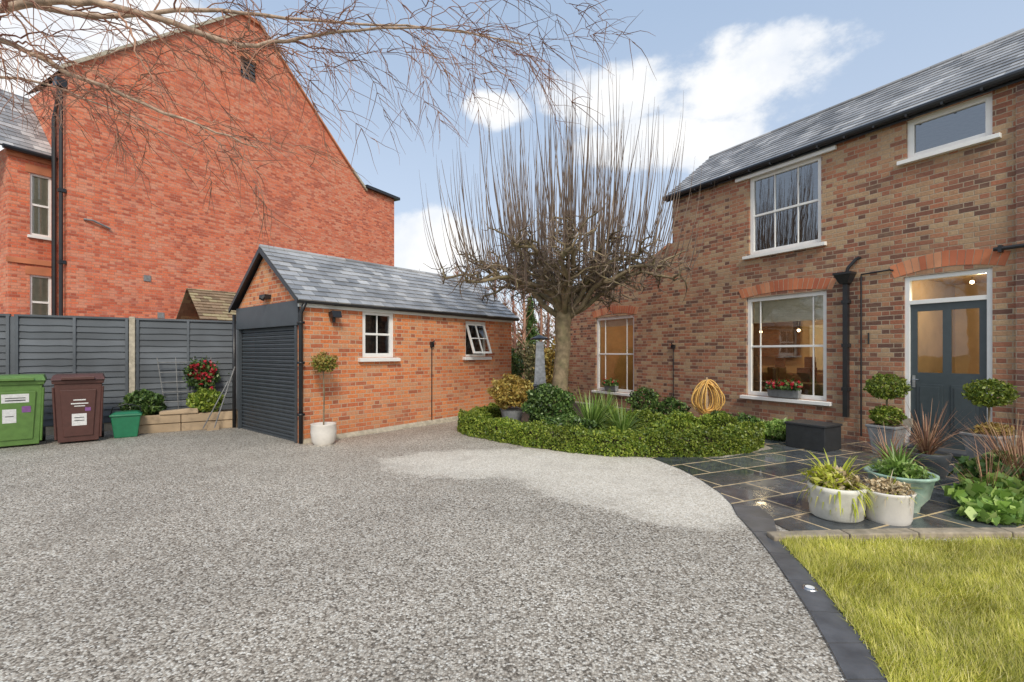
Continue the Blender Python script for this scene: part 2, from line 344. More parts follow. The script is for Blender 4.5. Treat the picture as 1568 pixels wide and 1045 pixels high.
sheet('patio',[(2.1,7.25),(2.30,6.5),(2.36,6.0),(2.36,5.4),(2.30,5.0),(2.2,4.67),(2.4,4.6),(2.5,4.15),(9.0,4.1),(9.0,4.4),(5.99,9.1),(4.9,10.9),(4.4,9.2),(4.35,7.9),(3.2,7.2)],.0125,SLAB)
sheet('lawn',[(1.0,.5),(1.45,1.4),(1.82,2.31),(1.93,2.6),(2.11,3.3),(2.25,3.98),(9,3.9),(9,-3),(-.2,-3)],.02,LAWNBASE)
n=150000; X=rng.uniform(1.4,5.2,n); Y=rng.uniform(1.3,4.0,n)
ex=np.interp(Y,[.5,1.4,2.31,2.62,3.16,3.98],[1.0,1.45,1.82,1.93,2.08,2.25]); k=X>ex+.0+rng.normal(0,.012,n); X=X[k];Y=Y[k]; n=len(X)
ang=rng.normal(0,1.0,n)+.5+np.sin(X*3+Y*5)*.8+np.sin(X*9-Y*7)*.6; tilt=rng.uniform(.45,1.4,n); L=rng.uniform(.03,.085,n)
dr=np.stack([np.cos(ang)*np.sin(tilt),np.sin(ang)*np.sin(tilt),np.cos(tilt)],1)
sd_=np.stack([-np.sin(ang),np.cos(ang),0*ang],1)*.0026; B=np.stack([X,Y,np.full(n,.018)],1)
V=np.stack([B-sd_,B+sd_,B+dr*L[:,None]],1).reshape(-1,3)
np_mesh('lawn_grass',V,np.arange(3*n).reshape(-1,3),GRASS,k=3)
m=MB(); x=2.2
def ky(x): return 4.0+.10*math.sin((x-2.2)*.8)
while x<8.5:
    l=random.uniform(.5,.9); x1=x+l-.012
    m.hexa([(x,ky(x),0),(x1,ky(x1),0),(x1,ky(x1)+.13,0),(x,ky(x)+.13,0)],[(x,ky(x),.055),(x1,ky(x1),.055),(x1,ky(x1)+.13,.052),(x,ky(x)+.13,.052)]); x+=l
m.build('lawn_kerb',KERB,bevel=.012)
m=MB(); m.lathe([(.0,.026),(.028,.026)],(2.0,3.2,0)); m.cur=1; m.lathe([(.028,.026),(.042,.023),(.047,.016)],(2.0,3.2,0)); m.build('recessed_ground_light',[LABEL,METAL])
# ------------------------------------------------------------------ windows
def window(par,name,a,b,c,d,y=.05,bars=(),mid=True,gl=GLASS,sill=True,fr=.07):
    m=MB()
    m.box(a,a+fr,y,y+.08,c,d); m.box(b-fr,b,y,y+.08,c,d); m.box(a+fr,b-fr,y,y+.08,d-fr,d); m.box(a+fr,b-fr,y,y+.08,c,c+fr)
    if mid: zc=(c+d)/2; m.box(a+fr,b-fr,y+.012,y+.07,zc-.022,zc+.022)
    for t in bars:
        x=a+(b-a)*t; m.box(x-.011,x+.011,y+.022,y+.06,c+fr,d-fr)
    if sill:
        m.hexa([(a-.1,-.09,c-.08),(b+.1,-.09,c-.08),(b+.1,y+.01,c-.08),(a-.1,y+.01,c-.08)],[(a-.1,-.09,c-.015),(b+.1,-.09,c-.015),(b+.1,y+.01,c+.0),(a-.1,y+.01,c+.0)])
    m.build(name+'_frame',WHITE,par,bevel=.004)
    g=MB(); g.face([(a+fr,y+.04,c+fr),(b-fr,y+.04,c+fr),(b-fr,y+.04,d-fr),(a+fr,y+.04,d-fr)]); g.build(name+'_glass',gl,par)
def arch(par,name,a,b,z,h=.23,rise=.08,ext=.1):
    m=MB(); W=b-a+2*ext; n=max(6,int(W/.088)); cx=(a+b)/2
    def P(t,r,y):
        x=cx+(t-.5)*W*(1+.10*r/h*1.0); zz=z+rise*(1-(2*t-1)**2)-0.0+r-.035*abs(2*t-1)*r/h; return (x,y,zz)
    for i in range(n):
        t0=i/n+.0035; t1=(i+1)/n-.0035; m.cur=0
        h2=h*random.uniform(.97,1.0); y=-.006-random.random()*.003
        m.hexa([P(t0,0,y),P(t1,0,y),P(t1,0,.02),P(t0,0,.02)],[P(t0,h2,y),P(t1,h2,y),P(t1,h2,.02),P(t0,h2,.02)])
    m.cur=1
    for i in range(n):
        m.face([P(i/n,0,-.003),P((i+1)/n,0,-.003),P((i+1)/n,h,-.003),P(i/n,h,-.003)])
    m.build(name,[ARCH,MORT],par)
def slates(par,name,x0,x1,A,B,gauge,wd,mat,seed=1,th=.012):
    r=random.Random(seed); A=Vector((0,*A)); B=Vector((0,*B)); D=B-A; L=D.length; D.normalize(); Nn=Vector((0,-D.z,D.y))
    if Nn.z<0: Nn=-Nn
    m=MB(); n=int(L/gauge)+1
    for i in range(n):
        a=i*gauge; e=min(a+gauge*1.25,L); x=x0-(wd/2 if i%2 else 0)
        while x<x1:
            xa=max(x,x0)+.003; xb=min(x+wd,x1)-.003; x+=wd
            if xb-xa<.03: continue
            j=r.uniform(-.008,.008); t=th+r.uniform(0,.004)
            p=A+D*(a+j); q=A+D*e
            lo=p+Nn*.003; lt=p+Nn*(th+t); hi=q+Nn*.001; ht=q+Nn*.006
            m.hexa([(xa,lo.y,lo.z),(xb,lo.y,lo.z),(xb,hi.y,hi.z),(xa,hi.y,hi.z)],[(xa,lt.y,lt.z),(xb,lt.y,lt.z),(xb,ht.y,ht.z),(xa,ht.y,ht.z)])
    m.build(name,mat,par)
# ------------------------------------------------------------------ garage
G=group('brick_garage',(-3.70,8.34,0),math.atan2(.768,.64)); L=5.75; W=2.75; EV=2.5; RZ=3.55
m=MB(); w1=(1.23,1.97,1.5,2.43); w2=(4.04,4.78,1.5,2.36)
m.wall(0,L,0,EV,[w1,w2])
m.face([(L,0,0),(L,W,0),(L,W,EV),(L,0,EV)]); m.face([(0,W,0),(0,W,EV),(L,W,EV),(L,W,0)])
m.face([(L,0,EV),(L,W,EV),(L,W/2,RZ)]); 
m.face([(0,0,0),(0,0,EV),(0,.14,EV),(0,.14,0)]); m.face([(0,W-.1,0),(0,W-.1,EV),(0,W,EV),(0,W,0)])
m.face([(0,0,EV),(0,W/2,RZ),(0,W,EV)])
m.build('walls',BR_G,G)
m=MB(); m.hexa([(-.02,-.07,0),(L+.02,-.05,0),(L+.02,-.004,0),(-.02,-.004,0)],[(-.02,-.02,.07),(L+.02,-.02,.13),(L+.02,-.004,.13),(-.02,-.004,.07)]); m.build('plinth',CONC,G)
m=MB(); z=.03
while z<2.02:
    m.tube([(.05,.16,z+.037),(.05,W-.12,z+.037)],.02,4)
    m.box(.045,.075,.15,W-.11,z,z+.066); z+=.076
m.build('roller_door_slats',GREY,G,bevel=.006)
m=MB(); m.box(-.03,.04,.10,.17,0,2.08); m.box(-.03,.04,W-.13,W-.06,0,2.08); m.box(-.04,.06,.02,W-.02,2.08,2.52); m.box(.02,.05,.12,W-.1,0.0,.035)
m.build('door_surround',GREY,G,bevel=.006)
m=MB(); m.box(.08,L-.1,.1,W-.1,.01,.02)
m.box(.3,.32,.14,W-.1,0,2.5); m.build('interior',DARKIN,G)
m=MB(); m.box(1.0,5.0,.6,.62,.1,2.45); m.build('dark_backing',DARKIN,G)  # dark sheet added behind the windows, stands in for the unlit interior
slates(G,'roof_slates_near',-.12,L+.12,(-.16,EV+.0),(W/2,RZ+.08),.17,.25,SLATE,3)
slates(G,'roof_slates_far',-.12,L+.12,(W+.16,EV+.0),(W/2,RZ+.08),.17,.25,SLATE,4)
m=MB(); m.face([(-.1,-.12,EV),(L+.1,-.12,EV),(L+.1,W/2,RZ+.05),(-.1,W/2,RZ+.05)]); m.face([(-.1,W+.12,EV),(L+.1,W+.12,EV),(L+.1,W/2,RZ+.05),(-.1,W/2,RZ+.05)]); m.build('roof_deck',BLACK,G)
m=MB(); x=-.12
while x<L+.1:
    m.tube([(x,W/2,RZ+.075),(min(x+.44,L+.12),W/2,RZ+.075)],.05,10); x+=.45
m.build('ridge_tiles',SLATE,G,smooth=False)
m=MB()
for yy in (-.14,W+.14):
    m.hexa([(-.13,yy,EV-.06),(-.10,yy,EV-.06),(-.10,W/2,RZ-.03),(-.13,W/2,RZ-.03)],[(-.13,yy,EV+.02),(-.10,yy,EV+.02),(-.10,W/2,RZ+.08),(-.13,W/2,RZ+.08)])
m.build('barge_boards',BLACK,G)
m=MB(); m.box(-.05,L+.05,-.035,-.004,EV-.10,EV-.01); m.build('fascia',WHITE,G)
m=MB(); m.tube([(-.12,-.11,EV+.0),(L+.15,-.11,EV-.02)],.045,10)
m.tube([(.03,-.11,EV-.03),(.0,-.06,EV-.16),(-.02,-.05,EV-.22),(-.02,-.05,.02)],.037,8)
m.tube([(-.05,W+.05,EV-.1),(-.05,W+.05,.02)],.035,8)
for zz in (.5,1.4,2.1): m.box(-.07,.03,-.1,-.004,zz,zz+.04)
m.build('gutter_and_downpipe',BLACK,G,smooth=True)
window(G,'casement_window',*w1,y=.03,bars=(.5,),mid=True,sill=True,fr=.085)
window(G,'open_casement_window',*w2,y=.04,bars=(),mid=False,sill=True,fr=.05)
m=MB(); a,b,c,d_=w2; a+=.05;b-=.05;d_-=.05;H=.78; an=math.radians(20)
def tp(x,r,o): return (x,.03-math.sin(an)*r-math.cos(an)*o,d_-math.cos(an)*r)
def tb(xa,xb,ra,rb,m): m.hexa([tp(xa,rb,0),tp(xb,rb,0),tp(xb,rb,-.04),tp(xa,rb,-.04)],[tp(xa,ra,0),tp(xb,ra,0),tp(xb,ra,-.04),tp(xa,ra,-.04)])
tb(a,a+.05,0,H,m);tb(b-.05,b,0,H,m);tb(a+.05,b-.05,0,.05,m);tb(a+.05,b-.05,H-.05,H,m);tb((a+b)/2-.012,(a+b)/2+.012,.05,H-.05,m);tb(a+.05,b-.05,H/2-.012,H/2+.012,m)
m.build('open_sash',WHITE,G)
m=MB(); m.face([tp(a+.05,H-.05,-.02),tp(b-.05,H-.05,-.02),tp(b-.05,.05,-.02),tp(a+.05,.05,-.02)]); m.build('open_sash_glass',GLASS,G)
m=MB(); m.tube([(2.97,-.02,.0),(2.97,-.02,1.72)],.011,6); m.box(2.93,3.01,-.06,-.004,1.72,1.84); m.tube([(2.97,-.06,1.82),(2.97,-.1,1.86),(2.93,-.12,1.80)],.012,6)
m.build('cable_conduit',BLACK,G)
m=MB(); m.box(.52,.66,-.05,-.004,2.28,2.34); m.hexa([(.50,-.2,2.24),(.68,-.2,2.24),(.68,-.06,2.24),(.5,-.06,2.24)],[(.50,-.16,2.36),(.68,-.16,2.36),(.68,-.05,2.33),(.5,-.05,2.33)]); m.tube([(.59,-.07,2.24),(.59,-.07,2.15)],.03,8)
m.build('security_light',BLACK,G)
m=MB(); m.box(-.12,-.004,1.15,1.4,2.62,2.70); m.tube([(-.12,1.2,2.66),(-.16,1.2,2.6)],.05,8); m.build('door_floodlight',BLACK,G)
# ------------------------------------------------------------------ house (right)
Hh=group('brick_house',(4.12,12.24,0),math.atan2(-.860,.511))
upw=(2.09,3.575,3.72,5.42); gw=(2.03,3.67,.67,2.79); fw=(-2.98,-1.35,.44,2.67); tw=(4.91,5.965,4.84,5.50); dw=(4.88,5.965,.08,2.87)
m=MB(); HE=5.56; D=3.3
m.wall(0,11,0,HE,[upw,gw,tw,dw],depth=.14)
m.wall(-4.45,0,0,2.9,[fw],depth=.14)
m.face([(-4.45,0,2.9),(0,0,2.9),(0,0,4.42),(-.12,0,4.35),(-.88,0,4.0),(-3.2,0,3.55)])
m.face([(0,0,2.9),(0,D,2.9),(0,D,HE),(0,0,HE)]); m.face([(0,0,HE),(0,D,HE),(0,D/2,6.9)])
m.face([(-4.45,0,0),(-4.45,0,2.9),(-4.45,D,2.9),(-4.45,D,0)]); m.face([(-4.45,D,0),(-4.45,D,2.9),(0,D,2.9),(0,D,0)])
m.face([(0,D,0),(0,D,HE),(11,D,HE),(11,D,0)]); m.face([(11,0,0),(11,D,0),(11,D,HE),(11,0,HE)]); m.face([(11,0,HE),(11,D,HE),(11,D/2,6.9)])
m.build('walls',BR_H,Hh)
m=MB(); m.box(6.22,7.3,-.045,-.004,.0,5.44); m.build('dark_brick_pier',BR_D,Hh)
m=MB(); m.face([(-4.45,.003,2.9),(-3.2,.003,3.55),(-3.2,D,3.55),(-4.45,D,2.9)]); m.face([(-3.2,.003,3.55),(-.88,.003,4.0),(-.88,D,4.0),(-3.2,D,3.55)]); m.face([(-.88,.003,4),(0,.003,4.42),(0,D,4.42),(-.88,D,4)])
m.build('wing_roof',SLATE,Hh)
m=MB(); pr=[(-4.5,2.9),(-3.2,3.57),(-.88,4.02),(-.1,4.38)]
for (xa,za),(xb,zb) in zip(pr,pr[1:]): m.hexa([(xa,-.03,za-.02),(xb,-.03,zb-.02),(xb,.22,zb-.02),(xa,.22,za-.02)],[(xa,-.03,za+.05),(xb,-.03,zb+.05),(xb,.22,zb+.05),(xa,.22,za+.05)])
m.build('wing_coping',ARCH,Hh)
slates(Hh,'roof_slates_front',-.12,11,(-.16,HE+.03),(D/2,6.98),.17,.26,SLATE,5)
slates(Hh,'roof_slates_back',-.12,11,(D+.16,HE+.03),(D/2,6.98),.17,.26,SLATE,6)
m=MB(); m.face([(-.1,-.13,HE+.01),(11,-.13,HE+.01),(11,D/2,6.95),(-.1,D/2,6.95)]); m.face([(-.1,D+.13,HE+.01),(11,D+.13,HE+.01),(11,D/2,6.95),(-.1,D/2,6.95)])
m.face([(-.1,-.13,HE),(11,-.13,HE),(11,0,HE),(-.1,0,HE)]); m.build('roof_deck',BLACK,Hh)
m=MB(); x=-.12
while x<11: m.tube([(x,D/2,6.98),(x+.43,D/2,6.98)],.05,10); x+=.44
m.build('ridge_tiles',SLATE,Hh)
m=MB(); m.tube([(-.15,-.15,HE+.0),(11,-.15,HE+.0)],.06,10); m.box(-.12,11,-.10,-.075,HE-.09,HE+.02)
for i in range(24): m.box(-.1+i*.46,-.07+i*.46,-.2,-.1,HE-.07,HE+.01)
m.build('gutter',BLACK,Hh)
m=MB(); m.hexa([(-.13,-.15,HE-.07),(-.10,-.15,HE-.07),(-.10,D/2,6.85),(-.13,D/2,6.85)],[(-.13,-.15,HE+.03),(-.10,-.15,HE+.03),(-.10,D/2,6.97),(-.13,D/2,6.97)])
m.build('barge_board',BLACK,Hh)
m=MB(); m.box(1.80,3.85,-.06,-.004,5.40,5.475); m.build('window_lintel_board',WHITE,Hh)
window(Hh,'upper_sash_window',*upw,bars=(.36,.68),gl=GLASSUP,fr=.085)
window(Hh,'ground_sash_window',*gw,bars=(.17,.83),fr=.085)
window(Hh,'wing_sash_window',*fw,bars=(.22,.78),fr=.085)
window(Hh,'top_window',*tw,mid=False,gl=GLASSUP,fr=.09)
arch(Hh,'ground_window_arch',gw[0],gw[1],gw[3]); arch(Hh,'wing_window_arch',fw[0],fw[1],fw[3]); arch(Hh,'door_arch',dw[0],dw[1],dw[3],h=.25,rise=.1,ext=.14)
m=MB(); a,b,c,d_=dw
m.box(a,a+.07,.03,.13,c,d_); m.box(b-.07,b,.03,.13,c,d_); m.box(a+.07,b-.07,.03,.13,d_-.07,d_); m.box(a+.07,b-.07,.03,.13,2.40,2.47); m.build('door_frame',WHITE,Hh,bevel=.004)
m=MB(); m.wall(a+.07,b-.07,c,2.40,[(a+.16,a+.49,1.27,2.28),(b-.49,b-.16,1.27,2.28)],y=.06,depth=.03)
for xa,xb in ((a+.16,a+.49),(b-.49,b-.16)):
    m.box(xa,xb,.048,.058,.35,1.08); m.box(xa+.04,xb-.04,.040,.048,.39,1.04)
m.box(a+.07,b-.07,.02,.058,c,c+.13)
m.build('front_door',DOORC,Hh,bevel=.003)
m=MB(); m.face([(a+.07,.1,2.47),(b-.07,.1,2.47),(b-.07,.1,2.8),(a+.07,.1,2.8)]); m.face([(a+.16,.085,1.27),(b-.16,.085,1.27),(b-.16,.085,2.28),(a+.16,.085,2.28)]); m.build('door_glass',GLASS,Hh)
m=MB(); m.tube([(a+.12,.06,1.15),(a+.12,.0,1.15),(a+.2,.0,1.15)],.011,8); m.box(a+.1,a+.14,.045,.058,1.02,1.22); m.build('door_handle',METAL,Hh)
m=MB(); m.box(a-.1,b+.1,-.35,.0,.0135,.08); m.build('doorstep',STRIP,Hh,bevel=.01)
m=MB()
def room(x0,x1,y0,y1,z0,z1):
    m.face([(x0,y1,z0),(x1,y1,z0),(x1,y1,z1),(x0,y1,z1)]); m.face([(x0,y0,z0),(x0,y1,z0),(x0,y1,z1),(x0,y0,z1)]); m.face([(x1,y0,z0),(x1,y1,z0),(x1,y1,z1),(x1,y0,z1)])
    m.face([(x0,y0,z1),(x1,y0,z1),(x1,y1,z1),(x0,y1,z1)]); m.face([(x0,y0,z0),(x1,y0,z0),(x1,y1,z0),(x0,y1,z0)])
room(.1,4.5,.16,3.2,.06,3.0); room(4.6,8,.16,3.2,.07,3.0); room(-4.4,-.1,.16,3.2,.06,2.88); m.build('ground_rooms',WARM,Hh)
m=MB(); room(.1,4.5,.16,3.2,3.1,5.5); room(4.6,8,.16,3.2,3.1,5.5); m.build('upper_rooms',GREYIN,Hh)
m=MB(); m.box(.3,4.3,2.5,3.15,.1,1.05); m.box(.15,1.5,2.8,3.15,1.5,2.5); m.box(2.9,4.45,2.8,3.15,1.5,2.5); m.box(-3.8,-1.2,2.6,3.1,.1,1.0); m.box(1.9,3.6,.5,1.1,.1,.95)
for i in range(4): m.box(.9+i*.7,1.2+i*.7,1.5,1.8,.1,1.25); m.box(.93+i*.7,1.17+i*.7,1.76,1.8,1.25,1.5)
m.box(-.30,-.12,.5,1.3,.1,2.2); m.box(-.16,-.12,1.6,2.3,1.1,2.0); m.box(-.5,-.12,2.4,3.1,.1,2.5); m.box(-1.6,-.9,1.0,1.5,.1,.85); m.box(-1.3,-1.2,1.2,1.26,.85,1.4)
m.tube([(2.2,.8,.95),(2.2,.8,1.25)],.05,10); m.tube([(3.0,.9,.95),(3.0,.9,1.4)],.03,10); m.box(6.6,6.9,1.2,1.6,.1,1.9)
m.box(5.7,6.4,3.1,3.16,.1,2.2); m.box(7.8,7.97,.5,1.3,.1,2.2)
m.build('furniture',FURN,Hh,bevel=.01)
m=MB(); m.box(1.75,2.7,3.12,3.17,1.15,2.3); m.build('kitchen_window_blind',BLIND,Hh)
m=MB(); m.box(gw[0]+.08,gw[1]-.08,.15,.17,2.24,2.74)
for k in range(3): m.box(gw[0]+.08,gw[1]-.08,.14,.15,2.26+k*.15,2.28+k*.15)
m.box(fw[0]+.08,fw[1]-.08,.15,.17,2.38,2.62)
m.build('roman_blinds',BLIND,Hh)
m=MB()
for x,y,z in ((1.5,1.4,2.1),(2.4,1.4,2.1),(5.3,1.6,2.85),(5.7,2.2,2.85)):
    m.cur=0; m.lathe([(0.001,-.03),(.025,-.02),(.032,0),(.025,.03),(.001,.035)],(x,y,z),12); m.cur=1; m.tube([(x,y,z+.035),(x,y,2.95)],.006,4)
m.build('pendant_lamps',[BULB,BLACK],Hh)
for i,(x,y,z,e) in enumerate(((1.4,1.6,2.3,26),(3.2,1.6,2.3,26),(-2.6,1.9,2.2,34),(5.6,1.2,2.6,44))):
    pl=bpy.data.lights.new('room_lamp','POINT'); pl.energy=e; pl.color=(1,.78,.46); pl.shadow_soft_size=.1
    po=link(bpy.data.objects.new('room_lamp_%d'%i,pl),Hh); po.location=(x,y,z)
m=MB(); X0=4.03
m.hexa([(X0-.07,-.16,2.86),(X0+.07,-.16,2.86),(X0+.07,-.01,2.86),(X0-.07,-.01,2.86)],[(X0-.14,-.22,3.02),(X0+.14,-.22,3.02),(X0+.14,-.01,3.02),(X0-.14,-.01,3.02)])
m.box(X0-.15,X0+.15,-.23,-.01,3.02,3.06)
m.box(X0-.04,X0+.04,-.10,-.02,.42,2.86)
for zz in (.9,1.7,2.5): m.box(X0-.06,X0+.06,-.105,-.004,zz,zz+.06)
m.tube([(X0+.03,-.1,3.05),(X0+.05,-.1,3.14),(X0+.16,-.06,3.28),(X0+.2,-.05,3.3),(X0+.2,-.02,3.3)],.03,8)
m.build('hopper_and_downpipe',BLACK,Hh)
m=MB(); m.tube([(4.26,-.03,.1),(4.26,-.03,2.95),(4.26,-.03,3.0),(4.7,-.03,3.02),(4.74,-.02,3.0)],.014,6); m.tube([(4.37,-.02,1.75),(4.37,-.02,1.95)],.012,6)
m.tube([(6.0,-.09,3.12),(7.2,-.09,3.12)],.03,8); m.box(6.05,6.09,-.12,-.004,3.07,3.17)
m.build('wall_pipes',BLACK,Hh)
m=MB(); m.tube([(.05,-.02,0),(.05,-.02,1.7)],.010,6); m.box(.0,.1,-.06,-.004,1.7,1.8); m.tube([(.05,-.06,1.78),(.05,-.1,1.85)],.015,6); m.build('cable_conduit',BLACK,Hh)
m=MB(); m.box(4.75,5.0,-.02,-.004,.35,.5); m.build('air_brick',CONC,Hh)
def trough(name,x0,x1,z,nfl):
    o=group(name,(4.12,12.24,0),math.atan2(-.860,.511))
    m=MB(); m.hexa([(x0+.02,-.075,z),(x1-.02,-.075,z),(x1-.02,.02,z),(x0+.02,.02,z)],[(x0,-.10,z+.17),(x1,-.10,z+.17),(x1,.03,z+.17),(x0,.03,z+.17)]); m.build('trough',POTG,o,bevel=.008)
    P=np.stack([rng.uniform(x0,x1,700),rng.normal(-.05,.06,700),z+.17+np.abs(rng.normal(0,.07,700))],1); leaves('leaves',P,.028,L_DARK,o,.8)
    P=np.stack([rng.uniform(x0,x1,nfl),rng.normal(-.06,.07,nfl),z+.27+rng.normal(0,.045,nfl)],1)
    P=np.repeat(P,6,0)+rng.normal(0,.014,(nfl*6,3)); leaves('flowers',P,.026,RED,o,.7)
trough('window_box',2.55,3.2,.68,60); trough('window_box',-2.5,-2.0,.45,14)
# ------------------------------------------------------------------ red house
R=group('red_brick_house',(-13.04,14,0),math.atan2(.869,.495))
m=MB(); aw=(5.12,5.78,12.3,13.1); DB=3.3
EZ=9.85; AP=14.7
m.wall(0,13.5,0,EZ,[])
def gz(x): return EZ+(AP-EZ)*min(1,(x/5.1)) if x<5.1 else (AP if x<5.9 else EZ+(AP-EZ)*(11.3-x)/(11.3-5.9))
m.face([(0,0,EZ),(aw[0],0,EZ),(aw[0],0,gz(aw[0])),(0,0,EZ+.15)])
m.face([(aw[0],0,EZ),(aw[1],0,EZ),(aw[1],0,aw[2]),(aw[0],0,aw[2])]); m.face([(aw[0],0,aw[3]),(aw[1],0,aw[3]),(aw[1],0,AP),(aw[0],0,AP)])
m.face([(aw[1],0,EZ),(11.3,0,EZ),(5.9,0,AP),(aw[1],0,AP)])
for x in (aw[0],aw[1]): m.face([(x,0,aw[2]),(x,.2,aw[2]),(x,.2,aw[3]),(x,0,aw[3])])
m.face([(aw[0],0,aw[2]),(aw[1],0,aw[2]),(aw[1],.2,aw[2]),(aw[0],.2,aw[2])])
m.face([(0,0,0),(0,0,EZ),(0,DB,EZ),(0,DB,0)]); m.face([(13.5,0,0),(13.5,DB,0),(13.5,DB,EZ),(13.5,0,EZ)]); m.face([(0,DB,0),(0,DB,EZ),(13.5,DB,EZ),(13.5,DB,0)])
m.face([(0,DB,EZ),(5.1,DB,AP),(5.9,DB,AP),(11.3,DB,EZ)])
eb=[(-.545,-.06,5.07,6.9),(-.545,-.06,2.3,3.9)]
m.wall(-1.0,0,0,7.5,eb,y=1.0,depth=.12); m.face([(-1,1,0),(-1,1,7.5),(-1,6,7.5),(-1,6,0)])
m.build('walls',BR_R,R)
m=MB(); m.face([(-.1,0,EZ+.1),(5.1,0,AP),(5.1,DB,AP),(-.1,DB,EZ+.1)]); m.face([(5.1,0,AP),(5.9,0,AP),(5.9,DB,AP),(5.1,DB,AP)]); m.face([(5.9,0,AP),(11.4,0,EZ),(11.4,DB,EZ),(5.9,DB,AP)]); m.face([(11.3,-.1,EZ+.02),(13.6,-.1,EZ+.02),(13.6,DB,EZ+.02),(11.3,DB,EZ+.02)]); m.build('main_roof',TILE,R)
m=MB()
def vb(xa,za,xb,zb,t=.08): m.hexa([(xa,-.10,za-.05),(xb,-.10,zb-.05),(xb,.1,zb-.05),(xa,.1,za-.05)],[(xa,-.10,za+t),(xb,-.10,zb+t),(xb,.1,zb+t),(xa,.1,za+t)])
vb(-.15,EZ+.05,5.1,AP+.02); m.cur=1; vb(5.1,AP+.02,5.9,AP+.02); vb(5.9,AP+.02,10.6,EZ+.63,.04); m.cur=0; vb(10.6,EZ+.63,11.5,EZ-.1)
m.cur=2; m.box(11.4,13.75,-.2,.3,EZ+.0,EZ+.14); m.build('verge',[CONC,ARCH,BLACK],R)
m=MB(); m.box(aw[0],aw[1],.12,.16,aw[2],aw[3]); m.cur=1
for k in range(5): m.box(aw[0]+.02,aw[1]-.02,.07,.11,aw[2]+.05+k*.15,aw[2]+.13+k*.15)
m.build('gable_vent_window',[DARKIN,GREY],R)
arch(R,'gable_vent_arch',aw[0],aw[1],aw[3]-.05,h=.25,rise=.12,ext=.05)
for i,(a,b,c,d_) in enumerate(eb):
    E=MB(); y=1.05; fr=.06
    E.box(a,a+fr,y,y+.08,c,d_);E.box(b-fr,b,y,y+.08,c,d_);E.box(a+fr,b-fr,y,y+.08,d_-fr,d_);E.box(a+fr,b-fr,y,y+.08,c,c+fr);E.box(a+fr,b-fr,y+.01,y+.07,(c+d_)/2-.03,(c+d_)/2+.03); E.box(a-.06,b+.06,.93,1.04,c-.09,c-.01)
    E.build('bay_window_frame_%d'%i,WHITE,R)
    E=MB(); E.face([(a+fr,y+.04,c),(b-fr,y+.04,c),(b-fr,y+.04,d_),(a+fr,y+.04,d_)]); E.build('bay_window_glass_%d'%i,GLASS,R)
    E=MB(); E.box(a-.2,b+.2,1.135,1.15,c-.2,d_+.2); E.build('bay_window_curtain_%d'%i,BLIND,R)
    E=MB(); E.box(a-.1,b+.05,.985,.997,d_+.0,d_+.24); E.build('bay_window_head_%d'%i,ARCH,R)
slates(R,'bay_roof_slates',-3.0,0,(.85,7.45),(3.2,9.9),.22,.3,SLATE,9)
m=MB(); m.face([(-3,.9,7.44),(0,.9,7.44),(0,3.2,9.88),(-3,3.2,9.88)]); m.tube([(-1.15,.83,7.43),(0,.83,7.43)],.07,8)
m.tube([(-.12,.12,0),(-.12,.12,9.4)],.05,8); m.tube([(-.1,.7,0),(-.1,.7,8.6)],.06,8); m.tube([(-.2,.5,9.7),(-.05,.5,9.4),(-.1,.7,8.6)],.05,8)
m.box(-.25,-.02,.0,.3,9.35,9.6)
for z in (2,4.2,6.3): m.box(-.18,-.02,.05,.2,z,z+.1)
m.build('bay_roof_deck_and_pipes',BLACK,R)
m=MB(); m.box(-1.05,0,.955,.995,4.2,4.35); m.box(-1.05,0,.955,.995,7.25,7.4); m.build('string_course',ARCH,R)
m=MB(); m.tube([(.35,-.03,5.6),(.55,-.08,5.6),(1.0,-.05,5.45)],.03,6); m.box(1.9,2.1,-.03,-.003,3.95,4.15); m.box(2.3,2.5,-.03,-.003,2.75,2.95); m.build('wall_fittings',GREYSTRIP,R)
S=group('tiled_outhouse',(-8.1,12.6,0),math.radians(50))
m=MB(); m.box(0,3.2,0,1.6,0,2.45); m.build('walls',BR_R,S)
slates(S,'roof_front',-.2,3.4,(-.25,2.45),(.8,3.35),.13,.2,TILE,11,.016); slates(S,'roof_back',-.2,3.4,(1.85,2.45),(.8,3.35),.13,.2,TILE,12,.016)
# ------------------------------------------------------------------ fence
F=group('timber_fence',(-9.6,8.8,0),math.atan2(2.2,3.3))
m=MB(); seg=[(-5.4,-3.55),(-3.5,-1.65),(-1.6,.25),(.3,1.98),(2.09,3.9),(3.98,5.6)]
for a,b in seg:
    z=.18; zt=2.3
    while z<zt-.05:
        j=random.uniform(-.006,.006); n=8
        pts=[a+(b-a)*i/n for i in range(n+1)]; wv=[random.uniform(-.008,.008) for _ in pts]
        for i in range(n):
            x0,x1=pts[i],pts[i+1]; w0,w1=wv[i],wv[i+1]; b0=len(m.v)
            m.v+=[(x0,-.036,z+j+w0),(x1,-.036,z+j+w1),(x1,-.006,z+.155+j),(x0,-.006,z+.155+j),(x0,-.008,z+j+w0),(x1,-.008,z+j+w1)]
            m.f+=[(b0,b0+1,b0+2,b0+3),(b0,b0+4,b0+5,b0+1)]; m.m+=[0,0]
        z+=.13
    for t in (.02,.5,.98):
        x=a+(b-a)*t; m.box(x-.022,x+.022,-.055,-.037,.16,2.30)
    m.box(a,b,-.05,.02,2.28,2.32)
m.face([(-5.4,.0,.1),(5.6,.0,.1),(5.6,.0,2.28),(-5.4,.0,2.28)])
o=m.build('panels',FENCE,F)
bm=bmesh.new(); bm.from_mesh(o.data); bmesh.ops.remove_doubles(bm,verts=bm.verts,dist=1e-5); bm.to_mesh(o.data); bm.free()
m=MB()
for x in (-3.525,-1.625,.275,3.94): m.box(x-.04,x+.04,-.03,.06,0,2.28)
m.build('painted_posts',FENCE,F)
